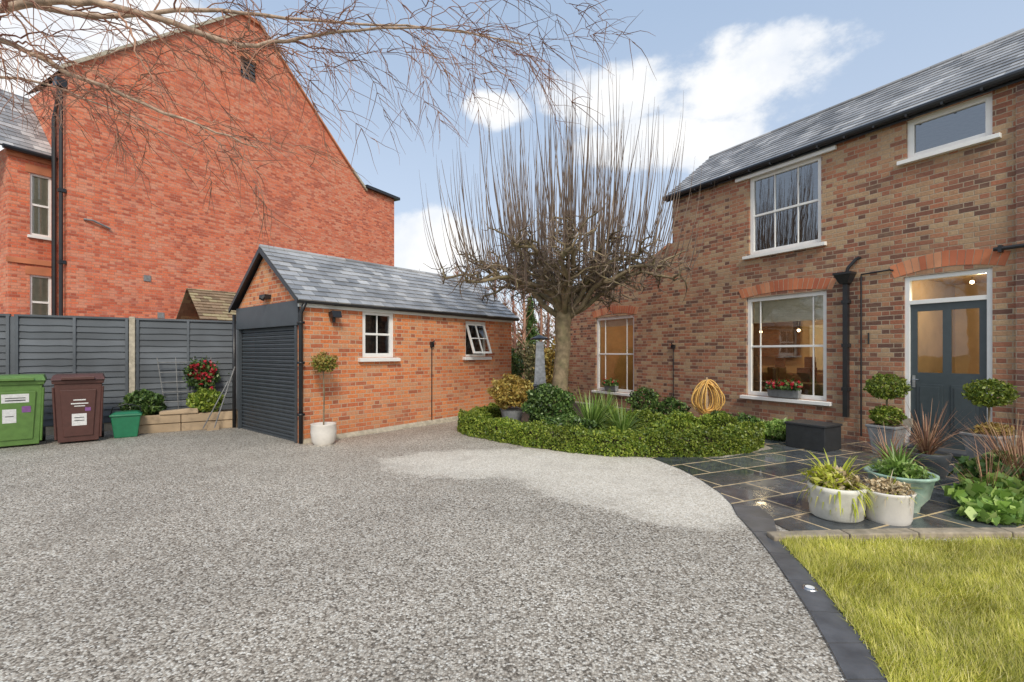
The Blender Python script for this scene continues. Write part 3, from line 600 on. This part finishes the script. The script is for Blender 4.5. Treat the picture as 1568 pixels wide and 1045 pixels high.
m=MB(); m.box(1.985,2.085,-.06,.06,0,2.34); m.box(-5.4,5.6,-.02,.03,0,.17); m.build('concrete_post_and_gravel_boards',CONC,F,bevel=.01)
P=group('raised_sleeper_bed',(-7.5,9.22,0),math.atan2(.95,1.6))
m=MB()
for i in range(2):
    m.box(0,.9,-.02*i,.12-.02*i,.0+i*.18,.17+i*.18); m.box(.91,1.9,-.02*i,.12-.02*i,i*.18,.17+i*.18)
    m.box(0,.11,.13,.9,i*.18,.17+i*.18)
m.hexa([(.55,-.05,.355),(1.2,-.05,.355),(1.2,.16,.355),(.55,.16,.355)],[(.55,-.05,.42),(1.2,-.05,.46),(1.2,.16,.46),(.55,.16,.42)]); m.build('sleepers',WOOD,P,bevel=.012)
m=MB(); m.face([(.05,.1,.3),(2.0,.1,.3),(2.0,1.0,.3),(.05,1.0,.3)]); m.build('bed_soil',SOIL,P)
def shrub(name,c,r,mat,n=2500,size=.03,asp=.55,hollow=.55):
    g=group(name,(0,0,0))
    leaves('leaves',blob_pts(n,c,r,hollow),size,mat,g,asp,up=.3)
    m=MB()
    for i in range(14):
        a=random.uniform(0,6.28); e=random.uniform(.4,.9)
        m.tube([(c[0],c[1],c[2]-r[2]*.95),(c[0]+math.cos(a)*r[0]*.4*e,c[1]+math.sin(a)*r[1]*.4*e,c[2]),(c[0]+math.cos(a)*r[0]*.85*e,c[1]+math.sin(a)*r[1]*.85*e,c[2]+r[2]*.5)],[.008,.006,.003],4)
    m.build('stems',BARK,g); return g
shrub('evergreen_shrub',(-7.45,9.62,.55),(.36,.3,.27),L_DARK,2600,.04); shrub('evergreen_shrub',(-6.45,10.05,.58),(.33,.28,.24),L_BOX,2400,.035)
g=group('rose_trellis',(-6.98,10.38,0),math.atan2(2.2,3.3)); m=MB()
for i in range(4):
    m.tube([(-.45+i*.22,-.03,.35),(-.6+i*.32,-.05,1.5)],.009,5)
for k in range(5): m.tube([(-.5-.02*k,-.045,.55+k*.21),(.32+.03*k,-.045,.55+k*.21)],.009,5)
m.build('lattice',GREYSTRIP,g)
n=1500; t=rng.uniform(0,6.28,n); rr=.20+rng.normal(0,.07,n)
P_=np.stack([.18+rr*np.cos(t),-.12+rng.normal(0,.05,n),1.13+rr*np.sin(t)],1); leaves('wreath_leaves',P_,.035,L_DARK,g,.6)
n=38; t=rng.uniform(0,6.28,n); rr=.17+rng.normal(0,.07,n); P_=np.stack([.18+rr*np.cos(t),-.18+rng.normal(0,.03,n),1.13+rr*np.sin(t)],1)
leaves('wreath_flowers',np.repeat(P_,9,0)+rng.normal(0,.018,(n*9,3)),.032,RED,g,.7)
g=group('garden_broom',(0,0,0)); m=MB(); m.tube([(-6.12,9.8,.05),(-5.86,10.08,1.3)],.014,6); m.tube([(-6.3,9.72,.05),(-5.95,10.0,1.0)],.012,6); m.build('handles',GREYSTRIP,g); m=MB(); m.hexa([(-6.2,9.7,.0),(-6.05,9.85,.0),(-6.1,9.9,.0),(-6.25,9.75,.0)],[(-6.17,9.75,.16),(-6.07,9.85,.16),(-6.1,9.87,.16),(-6.2,9.78,.16)]); m.build('head',WOOD,g)
# ------------------------------------------------------------------ bins
def bin_(loc,rot,mat,labs):
    g=group('wheelie_bin',loc,rot); m=MB()
    def ring(w,d,z,yo=0): return [(-w/2,-d/2+yo,z),(w/2,-d/2+yo,z),(w/2,d/2+yo,z),(-w/2,d/2+yo,z)]
    m.hexa(ring(.50,.52,.03),ring(.58,.66,1.0)); m.hexa(ring(.62,.70,1.0),ring(.64,.72,1.06))
    m.hexa(ring(.36,.02,.12,-.275),ring(.44,.02,.9,-.34)) ; m.box(-.25,.25,.34,.44,1.0,1.06)
    for s in (-1,1): m.tube([(s*.27,-.262,.08),(s*.30,-.325,.95)],.018,6)
    m.build('body',mat,g,bevel=.02)
    m=MB(); m.hexa(ring(.66,.76,1.065,-.01),ring(.60,.66,1.15,.02)); m.tube([(-.3,.43,1.12),(.3,.43,1.12)],.022,8); m.box(-.2,.2,-.42,-.385,1.07,1.12); m.build('lid',mat,g,bevel=.03)
    m=MB()
    for s in (-1,1): m.tube([(s*.22,.27,.12),(s*.31,.27,.12)],.12,20)
    m.tube([(-.3,.27,.12),(.3,.27,.12)],.015,8); m.build('wheels',BLACK,g)
    m=MB()
    def fy(z,k): return -.275-.065*(z-.12)/.78-.014-.002*k
    def lab(k,x0,x1,z0,z1): m.face([(x0,fy(z0,k),z0),(x1,fy(z0,k),z0),(x1,fy(z1,k),z1),(x0,fy(z1,k),z1)])
    for cur,*q in labs: m.cur=cur; lab(cur,*q)
    m.build('labels',[LABEL,BLUE,BLACK],g)
    g.scale=(1.08,1.08,1.05); return g
bin_((-8.52,8.22,0.004),math.radians(43),BINGRN,[(0,-.15,.0,.40,.62),(0,-.16,.14,.72,.86),(2,-.12,.10,.75,.765),(2,-.12,.10,.79,.80),(1,.06,.16,.56,.66),(2,-.12,-.03,.5,.51)])
bin_((-7.82,8.62,0.004),math.radians(40),BINBRN,[(0,-.08,.10,.30,.50),(2,-.05,.07,.38,.39),(2,-.05,.07,.43,.44),(0,-.09,.12,.66,.68),(0,-.05,.08,.62,.635),(0,-.06,.09,.72,.74),(1,.08,.15,.54,.60)])
g=group('recycling_caddy',(-7.32,9.05,.004),math.radians(36)); m=MB()
m.hexa([(-.17,-.14,0),(.17,-.14,0),(.17,.14,0),(-.17,.14,0)],[(-.22,-.18,.40),(.22,-.18,.40),(.22,.18,.40),(-.22,.18,.40)]); m.box(-.24,.24,-.2,.2,.40,.44); m.hexa([(-.23,-.19,.44),(.23,-.19,.44),(.23,.19,.44),(-.23,.19,.44)],[(-.17,-.13,.48),(.17,-.13,.48),(.17,.13,.48),(-.17,.13,.48)]); m.build('body',CADDY,g,bevel=.015)
m=MB(); m.tube([(-.235,0,.40),(-.2,0,.56),(0,0,.62),(.2,0,.56),(.235,0,.40)],.01,6); m.build('handle',BLACK,g)
# ------------------------------------------------------------------ hedge and flower bed
def catmull(pts,sub):
    o=[];pts=[np.array(p,float) for p in pts]; pts=[2*pts[0]-pts[1]]+pts+[2*pts[-1]-pts[-2]]
    for i in range(1,len(pts)-2):
        p0,p1,p2,p3=pts[i-1:i+3]
        for j in range(sub):
            t=j/sub; o.append(.5*((2*p1)+(-p0+p2)*t+(2*p0-5*p1+4*p2-p3)*t*t+(-p0+3*p1-3*p2+p3)*t**3))
    o.append(pts[-2]); return np.array(o)
def hedge(name,path,wd,h,n):
    g=group(name); C=catmull(path,12); seg=np.linalg.norm(np.diff(C,axis=0),axis=1); cum=np.r_[0,np.cumsum(seg)]
    s=rng.uniform(0,cum[-1],n); x=np.interp(s,cum,C[:,0]); y=np.interp(s,cum,C[:,1])
    T=np.gradient(C,axis=0); T/=np.linalg.norm(T,axis=1,keepdims=True); tx=np.interp(s,cum,T[:,0]); ty=np.interp(s,cum,T[:,1])
    u=rng.uniform(0,1,n); per=2*h+wd; q=u*per
    off=np.where(q<h,-wd/2,np.where(q<h+wd,q-h-wd/2,wd/2)); z=np.where(q<h,q,np.where(q<h+wd,h,per-q))
    lump=1+.09*np.sin(s*9)+.07*np.sin(s*23+z*14)+.06*np.sin(off*30+s*4)
    dep=rng.random(n)**2*.25; off=off*lump*(1-dep); z=z*np.where(z>h*.7,lump,1)*(1-dep*.5)+rng.normal(0,.016,n)
    P=np.stack([x-ty*off,y+tx*off,np.maximum(z,.02)],1); leaves('leaves',P,.021,L_BOX,g,.65)
    m=MB()
    for i in range(len(C)-1):
        a,b=C[i],C[i+1]; na=np.array([-T[i][1],T[i][0]])*wd*.36; nb=np.array([-T[i+1][1],T[i+1][0]])*wd*.36
        m.hexa([(*(a-na),0),(*(b-nb),0),(*(b+nb),0),(*(a+na),0)],[(*(a-na),h*.86),(*(b-nb),h*.86),(*(b+nb),h*.86),(*(a+na),h*.86)])
    m.build('dark_core',SOIL,g)  # solid dark core added under the leaves for the hedge's dark inside
hedge('box_hedge',[(-.25,11.2),(-.75,10.2),(-.80,9.4),(.2,8.35),(1.2,7.65),(2.1,7.42),(3.1,7.5),(3.9,7.9),(4.25,8.6)],.38,.34,50000)
hedge('box_hedge',[(1.9,9.9),(2.6,9.3),(3.5,9.0),(4.1,8.7)],.34,.40,17000)
sheet('flower_bed_soil',[(-.7,9.4),(.2,8.3),(1.2,7.6),(2.1,7.4),(3.1,7.5),(4.0,8.0),(4.3,8.6),(4.8,10.7),(3.5,13),(2,15),(.5,13),(-.2,11.2)],.02,SOIL)
shrub('evergreen_shrub',(.72,9.3,.55),(.5,.42,.42),L_DARK,5500,.032)
g=shrub('golden_shrub',(-.02,10.0,.78),(.45,.4,.34),L_GOLD,3500,.035)
m=MB(); m.lathe([(.17,0),(.24,.35),(.26,.37),(.23,.37),(.2,.3),(0.001,.3)],(0.0,10.0,.05)); m.build('tub',POTG,g)
def straps(name,c,n,Lr,wd,mat,spread=1.0,par=None,up=1.0,grav=.30):
    g=par or group(name); m=MB()
    for i in range(n):
        a=random.uniform(0,6.28); L=random.uniform(*Lr); out=random.uniform(.15,1)*spread
        d=Vector((math.cos(a)*out,math.sin(a)*out,up)).normalized(); p=Vector(c)+Vector((math.cos(a),math.sin(a),0))*random.uniform(0,.06); s=Vector((-math.sin(a),math.cos(a),0))
        k=6; b0=len(m.v)
        for j in range(k+1):
            w_=wd*(1-(j/k)**2)*.5+.001; m.v+=[tuple(p-s*w_),tuple(p+s*w_)]
            if j: 
                b=b0+2*(j-1); m.f.append((b,b+1,b+3,b+2)); m.m.append(0)
            p=p+d*(L/k); d=(d+Vector((0,0,-grav*out))).normalized()
    m.build('strap_leaves',mat,g)
    return g
straps('agapanthus',(1.5,9.0,.05),190,(.6,1.0),.03,L_STRAP,1.0); straps('agapanthus',(2.0,8.7,.05),140,(.5,.8),.028,L_STRAP,1.1); straps('agapanthus',(1.9,9.8,.05),100,(.6,.9),.026,L_STRAP,.8)
shrub('low_shrub',(2.8,8.3,.24),(.5,.3,.2),L_BOX,2500,.03); shrub('low_shrub',(1.0,8.5,.26),(.5,.28,.22),L_DARK,2500,.03); shrub('low_shrub',(3.3,9.9,.35),(.35,.3,.3),L_DARK,1800,.035)
g=group('coiled_hose',(3.92,9.6,0)); m=MB(); 
for k in range(16):
    rx=random.uniform(.12,.34); rz=random.uniform(.24,.36); ya=random.uniform(-.9,.9); cx=random.uniform(-.05,.05)
    pts=[(cx+rx*math.cos(t)*math.cos(ya)*(1+.25*math.sin(t)*-1),rx*math.cos(t)*math.sin(ya),.70+rz*math.sin(t)) for t in [i*math.pi/16 for i in range(33)]]
    m.tube(pts,.013,6,False)
m.build('coil',HOSE,g,smooth=True); m=MB(); m.tube([(0,0,0),(0,0,1.1)],.02,6); m.build('stake',WOOD,g)
g=group('ceramic_pot',(4.0,9.25,.0)); m=MB(); m.lathe([(.16,0),(.22,.12),(.25,.3),(.27,.31),(.24,.31),(.2,.27),(.001,.27)]); m.build('pot',POTG,g)
P_=blob_pts(700,(0,0,.36),(.24,.22,.1),.2); leaves('plants',P_,.03,L_DARK,g)
shrub('fern',(5.0,8.75,.18),(.5,.3,.18),L_STRAP,2200,.045,.35); shrub('fern',(4.5,9.2,.2),(.35,.3,.2),L_DARK,1500,.045,.35)
shrub('wall_shrub',(3.3,11.9,.4),(.4,.3,.32),L_DARK,1800,.035)
# ------------------------------------------------------------------ patio objects
g=group('black_step_box',(5.02,7.95,.0135),math.atan2(-.860,.511)); m=MB(); m.box(-.31,.31,-.26,.26,0,.38); m.box(-.325,.325,-.275,.275,.381,.42); m.build('box',CHAR,g,bevel=.010)
def square_pot(name,loc,rot,b,t,h,balls,matp=POTG):
    g=group(name,loc,rot); m=MB()
    m.hexa([(-b,-b,0),(b,-b,0),(b,b,0),(-b,b,0)],[(-t,-t,h),(t,-t,h),(t,t,h),(-t,t,h)]); m.box(-t-.015,t+.015,-t-.015,t+.015,h,h+.04); m.build('planter',matp,g,bevel=.01)
    m=MB(); m.box(-t+.02,t-.02,-t+.02,t-.02,h+.04,h+.045); m.build('compost',SOIL,g)
    top=max(z+r for z,r in balls)
    m=MB(); m.tube([(0,0,h),(.01,0,(h+top)/2),(0,0,top-.1)],[.018,.015,.01],6); m.build('stem',BARK,g)
    for i,(z,r) in enumerate(balls):
        leaves('ball_%d'%i,blob_pts(int(9000*r),(0,0,z),(r,r,r*.72),.55,.09),.021,L_BOX,g,.6)
    return g
square_pot('topiary_box_planter',(5.83,7.42,.0135),.5,.13,.19,.42,[(.60,.22),(1.05,.27)])
square_pot('topiary_box_planter',(6.62,6.62,.0135),.3,.14,.21,.42,[(1.02,.27)])
g=group('low_planter_shrub'); P_=blob_pts(900,(6.65,6.6,.52),(.22,.2,.1),.2); leaves('leaves',P_,.03,L_GOLD,g)
def round_pot(name,loc,prof,mat):
    g=group(name,loc); m=MB(); m.lathe(prof,n=40); m.build('pot',mat,g,smooth=True); 
    r=prof[-3][0]; z=prof[-2][1]; m=MB(); m.lathe([(.001,0),(r*.98,0)],(0,0,z+.002)); m.build('compost',SOIL,g); return g
g=round_pot('white_ribbed_planter',(3.14,4.62,.0135),[(.195,0),(.22,.02),(.225,.10),(.232,.11),(.232,.26),(.238,.27),(.238,.295),(.225,.31),(.215,.31),(.20,.25),(.001,.25)],POTW); straps('',(0,0,.27),230,(.22,.42),.026,L_LIME,1.9,g,.9,.42)
P_=blob_pts(500,(0,0,.35),(.21,.21,.11),.2); leaves('dry_leaves',P_,.03,L_PALE,g)
P_=blob_pts(400,(-.1,0,.38),(.18,.2,.11),.2); leaves('lime_leaves',P_,.04,L_LIME,g,.3)
g=round_pot('white_round_planter',(3.56,4.52,.0135),[(.17,0),(.185,.04),(.20,.26),(.212,.28),(.20,.29),(.18,.25),(.001,.25)],POTC); straps('',(0,0,.25),260,(.12,.26),.009,L_PALE,1.8,g,.7,.45)
straps('',(0,0,.25),40,(.12,.25),.018,L_LIME,1.4,g,.6)
P_=blob_pts(500,(0,0,.31),(.19,.19,.07),.2); leaves('dry_leaves',P_,.025,L_PALE,g)
g=round_pot('verdigris_bowl_planter',(3.95,4.85,.0135),[(.15,0),(.16,.05),(.23,.15),(.27,.33),(.30,.35),(.30,.37),(.27,.37),(.25,.32),(.001,.32)],POTV); straps('',(0,0,.33),200,(.15,.32),.024,L_STRAP,1.9,g,.8,.35)
P_=blob_pts(500,(0,0,.40),(.24,.24,.07),.2); leaves('leaves',P_,.03,L_STRAP,g)
g=round_pot('dark_planter',(5.35,6.15,.0135),[(.18,0),(.22,.2),(.25,.3),(.24,.31),(.2,.3),(.19,.27),(.001,.27)],GREY); straps('',(0,0,.28),170,(.3,.75),.008,L_DEAD,1.1,g,1.0,.15)
g=round_pot('dark_planter',(4.75,6.0,.0135),[(.14,0),(.18,.2),(.2,.25),(.19,.26),(.17,.25),(.15,.22),(.001,.22)],POTG); straps('',(0,0,.22),110,(.25,.5),.009,L_DEAD,1.1,g,.8)
g=round_pot('dark_planter',(4.45,5.5,.0135),[(.16,0),(.22,.2),(.24,.25),(.23,.26),(.2,.25),(.18,.22),(.001,.22)],GREY); straps('',(0,0,.22),140,(.25,.45),.02,L_STRAP,1.4,g,.7)
shrub('bergenia',(5.0,4.75,.16),(.5,.4,.16),L_STRAP,900,.075,.7,hollow=.3); shrub('bergenia',(5.5,5.2,.25),(.5,.4,.22),L_DARK,1200,.06,.6)
shrub('bergenia',(4.55,4.5,.1),(.28,.18,.1),L_STRAP,350,.065,.6,hollow=.3)
straps('dry_perennial',(5.4,5.0,.05),170,(.5,1.0),.008,L_DEAD,.8,grav=.12); straps('dry_perennial',(6.3,6.0,.05),150,(.4,.9),.008,L_DEAD,.8,grav=.12); straps('dry_perennial',(4.9,4.9,.05),80,(.3,.7),.007,L_DEAD,1.0,grav=.12)
g=group('standard_bay_tree',(-3.28,8.30,.004)); m=MB(); m.lathe([(.15,0),(.19,.06),(.215,.22),(.205,.34),(.215,.36),(.19,.36),(.17,.32),(.001,.32)],n=36); m.build('pot',POTC,g,smooth=True)
m=MB(); m.tube([(0,0,.3),(.01,.0,.8),(-.005,0,1.4)],[.014,.012,.009],6)
for i in range(30):
    a=random.uniform(0,6.28); m.tube([(0,0,1.25+random.random()*.1),(math.cos(a)*.17,math.sin(a)*.17,1.35+random.random()*.2)],[.006,.002],4)
m.build('stem',BARK,g); leaves('crown',blob_pts(1100,(0,0,1.42),(.22,.22,.17),.3,.2),.024,L_GOLD,g); leaves('crown_green',blob_pts(700,(0,0,1.40),(.2,.2,.15),.3,.15),.024,L_BOX,g)
g=group('patio_heater',(.78,13.4,0)); m=MB(); m.hexa([(-.2,-.2,.05),(.2,-.2,.05),(.2,.2,.05),(-.2,.2,.05)],[(-.1,-.1,1.9),(.1,-.1,1.9),(.1,.1,1.9),(-.1,.1,1.9)]); m.build('body',METAL,g); m=MB(); m.lathe([(.001,2.1),(.25,2.0),(.27,1.96),(.001,1.97)],n=20); m.box(-.22,.22,-.22,.22,0,.5); m.build('cap_and_base',BLACK,g)
g=group('garden_table',(.3,12.6,0)); m=MB(); m.box(-.5,.5,-.3,.3,.7,.74)
for sx in (-.44,.44):
    for sy in (-.25,.25): m.tube([(sx,sy,0),(sx,sy,.7)],.02,6)
m.build('table',GREY,g)
# ------------------------------------------------------------------ pollarded tree
T=group('pollarded_tree',(1.12,10.6,0)); tb_=MB(); sh=MB()
tb_.tube([(0,0,-.05),(-.03,0,.25),(-.06,0,.8),(-.02,.02,1.3),(.02,0,1.8),(.0,0,2.15),(.03,0,2.45),(.05,0,2.68)],[.32,.22,.18,.165,.17,.175,.20,.11],14)
def wpath(p,q,n,amp,rise=0):
    p=Vector(p);q=Vector(q); o=[p]
    for i in range(1,n):
        t=i/n; o.append(p.lerp(q,t)+Vector((random.uniform(-amp,amp),random.uniform(-amp,amp),random.uniform(-amp,amp)+rise*math.sin(math.pi*t))))
    o.append(q); return o
def shoot(p,rr):
    r=math.hypot(p.x,p.y)/2.6; a=math.atan2(p.y,p.x)+random.uniform(-.6,.6)
    L=random.uniform(.12,1.0)**.5*(3.75-1.3*r*r)
    lean=.03+.15*r*r+random.uniform(-.06,.06); d=Vector((math.cos(a)*lean*2.4,math.sin(a)*lean*2.4,1)).normalized()
    pts=[p.copy()]; k=6; q=p.copy()
    for i in range(k):
        q=q+d*(L/k); pts.append(q.copy()); d=(d+Vector((random.uniform(-.04,.04)-.30*lean*math.cos(a),random.uniform(-.04,.04)-.30*lean*math.sin(a),.05))).normalized()
    r0=rr*(.55+.45*L/3)*random.uniform(.8,1.1); sh.tube(pts,[r0,r0*.88,r0*.74,r0*.6,r0*.46,r0*.32,r0*.15],4,False)
def spur(p,L=.3):
    d=Vector((random.gauss(0,1),random.gauss(0,1),random.gauss(.0,.8))).normalized(); q=p+d*L*.5; e=q+(d+Vector((0,0,.5))).normalized()*L*.6
    sh.tube([p,q,e],[.010,.007,.003],4,False)
nl=24
for i in range(nl):
    a=i*2*math.pi/nl*1.0+random.uniform(-.2,.2)+(i%3)*2.1
    R_=[1.15,1.9,2.45][i%3]*random.uniform(.9,1.05); z=[4.0,3.6,3.15][i%3]+random.uniform(-.25,.25)
    lp=wpath((.04+.05*math.cos(a),.05*math.sin(a),random.uniform(2.25,2.65)),(R_*math.cos(a),R_*math.sin(a),z),7,.11,.38 if i%3 else .05)
    tb_.tube(lp,[.075,.062,.054,.048,.042,.036,.03,.026],8)
    for j in range(2,8):
        for _ in range(2):
            b=lp[j]; aa=a+random.uniform(-1.5,1.5); l=random.uniform(.3,.8)*(1 if j<6 else .75)
            e=b+Vector((math.cos(aa)*l,math.sin(aa)*l,random.uniform(-.3,.4)))
            rad=math.hypot(e.x,e.y)
            if rad>2.7: e.x*=2.7/rad; e.y*=2.7/rad
            bp=wpath(b,e,4,.06,.08); tb_.tube(bp,[.026,.022,.018,.015,.012],5)
            for q in bp[1:]:
                rq=math.hypot(q.x,q.y)
                if random.random()<.28+.30*rq/2.6: shoot(q,.0118)
                for _k in range(2): spur(q,random.uniform(.12,.42))
tb_.build('trunk_and_limbs',BARK,T,smooth=True); sh.build('shoots',SHOOT,T)
# ------------------------------------------------------------------ overhanging tree (stands left of the drive)
O=group('bare_overhanging_tree'); bt=MB(); tw_=MB()
bt.tube([(-7.6,3.2,-.05),(-7.55,3.2,1.5),(-7.5,3.3,3),(-7.4,3.4,4.2),(-7.3,3.5,6),(-7.2,3.5,8.2)],[.28,.22,.2,.17,.12,.05],12)
def grow(path,r0,r1,n,Lr,droop=.25,lvl=1):
    C=catmull(path,5); K=len(C); C=[Vector(c)+Vector((random.uniform(-.015,.015),random.uniform(-.015,.015),random.uniform(-.015,.015))) for c in C]
    rad=[r0+(r1-r0)*(i/(K-1))**.7 for i in range(K)]; (bt if r0>.014 else tw_).tube(C,rad,7 if r0>.014 else 4,False)
    for k in range(n):
        i=random.randint(max(1,int(K*.25)),K-2); p=C[i]; t=(C[i+1]-C[i]).normalized(); L=random.uniform(*Lr)
        s=Vector((random.gauss(0,1),random.gauss(0,1),random.gauss(-.15,.9))); d=(t*1.0+s.normalized()*.9).normalized()
        pts=[p]; q=p.copy(); dd=d.copy()
        for j in range(4):
            q=q+dd*L/4; pts.append(q.copy()); dd=(dd+Vector((random.gauss(0,.16),random.gauss(0,.16),random.gauss(-droop*.3,.15)))).normalized()
        rr=min(rad[i]*.45,.013)
        if lvl>0: grow([tuple(x) for x in pts],rr,.002,int(5*L/.6)+2,(Lr[0]*.35,Lr[1]*.45),droop,lvl-1)
        else: tw_.tube(pts,[.0042,.0036,.003,.0022,.0013],3,False)
grow([(-7.4,3.4,4.0),(-6,4.0,4.35),(-4.84,4.4,4.5),(-4.04,4.5,4.18),(-3.17,4.6,3.85),(-2.5,4.7,3.62)],.050,.006,34,(.5,1.2),.4)
grow([(-7.4,3.5,4.4),(-6,4.0,4.8),(-4.84,4.2,4.62),(-4.1,4.3,4.78),(-3.3,4.4,4.70),(-2.55,4.5,4.5),(-1.87,4.6,4.66),(-.9,4.7,4.8),(.1,4.8,4.72)],.065,.004,40,(.5,1.3),.35)
grow([(-7.4,3.5,4.6),(-6,4.4,5.2),(-4.8,5.2,5.3),(-3.6,5.5,5.55),(-2.4,5.6,5.5),(-1.0,5.8,5.55),(.2,5.9,5.4)],.05,.005,36,(.7,1.6),.6)
grow([(-7.4,3.4,3.9),(-6.3,4.3,4.1),(-5.4,5.0,4.5),(-4.6,5.4,4.4),(-3.7,5.6,4.0)],.03,.005,20,(.5,1.1),.35)
grow([(-7.3,3.5,5.0),(-5.8,3.9,5.2),(-4.2,4.1,5.1),(-2.8,4.2,5.0),(-1.5,4.3,5.05),(-.2,4.4,4.95),(.6,4.5,4.95)],.035,.004,26,(.6,1.2),.5)
bt.build('trunk_and_branches',BIRCH,O,smooth=True); tw_.build('twigs',TWIG,O)
# ------------------------------------------------------------------ distant vegetation
g=group('distant_trees'); Ps=[]
for i in range(26):
    x=-16+i*1.7+random.uniform(-.6,.6); y=27+random.uniform(-2,4); z=random.uniform(2,3.8)
    Ps.append(blob_pts(800,(x,y,z*.55),(1.6,1.4,z*.62),.3,.2))
leaves('foliage',np.concatenate(Ps),.11,L_FAR,g,.5)
m=MB()
for i in range(26):
    x=-5+i*.42; y=23+random.uniform(-2,3); H=random.uniform(4.2,6.2)
    m.tube([(x,y,0),(x+.1,y,H*.5),(x,y,H)],[.1,.07,.01],5,False)
    for k in range(80):
        z=random.uniform(H*.3,H*.97); a=random.uniform(0,6.28); l=random.uniform(.3,1.0)*(1.3-z/H)
        m.tube([(x,y,z),(x+math.cos(a)*l*.5,y+math.sin(a)*l*.5,z+l*.5),(x+math.cos(a)*l*.8,y+math.sin(a)*l*.8,z+l*1.1)],[.02,.014,.005],3,False)
m.build('bare_trees',TWIG,g)
g=group('conifer_tree',(.85,22,0)); P_=[]
for k in range(60):
    z=.5+3.7*k/60; r=.95*(1-z/4.5)
    for _ in range(7):
        a=random.uniform(0,6.28); t=rng.random((22,1)); P_.append(np.array([0,0,z])+t*np.array([[math.cos(a)*r,math.sin(a)*r,-.15]])+rng.normal(0,.04,(22,3)))
leaves('needles',np.concatenate(P_),.06,L_DARK,g,.35); m=MB(); m.tube([(0,0,0),(0,0,4.4)],[.12,.02],6); m.build('trunk',BARK,g)
shrub('garden_shrub',(-.1,14.6,.9),(.45,.5,.85),L_DARK,2500,.05); shrub('garden_shrub',(1.7,16.5,1.0),(.8,.6,1.0),L_GOLD,3000,.06); shrub('garden_shrub',(.6,17,.9),(1.2,.6,1.0),L_FAR,4000,.06)
# ------------------------------------------------------------------ camera
cd=bpy.data.cameras.new('camera'); co=link(bpy.data.objects.new('camera',cd)); co.location=(0,0,1.6); co.rotation_euler=(math.radians(90),0,0)
cd.sensor_width=36; cd.lens=16.76; cd.shift_y=.0112; cd.clip_end=1000; cd.clip_start=.05; sc.camera=co
sc.view_settings.view_transform='Standard'; sc.view_settings.look='None'; sc.view_settings.exposure=0
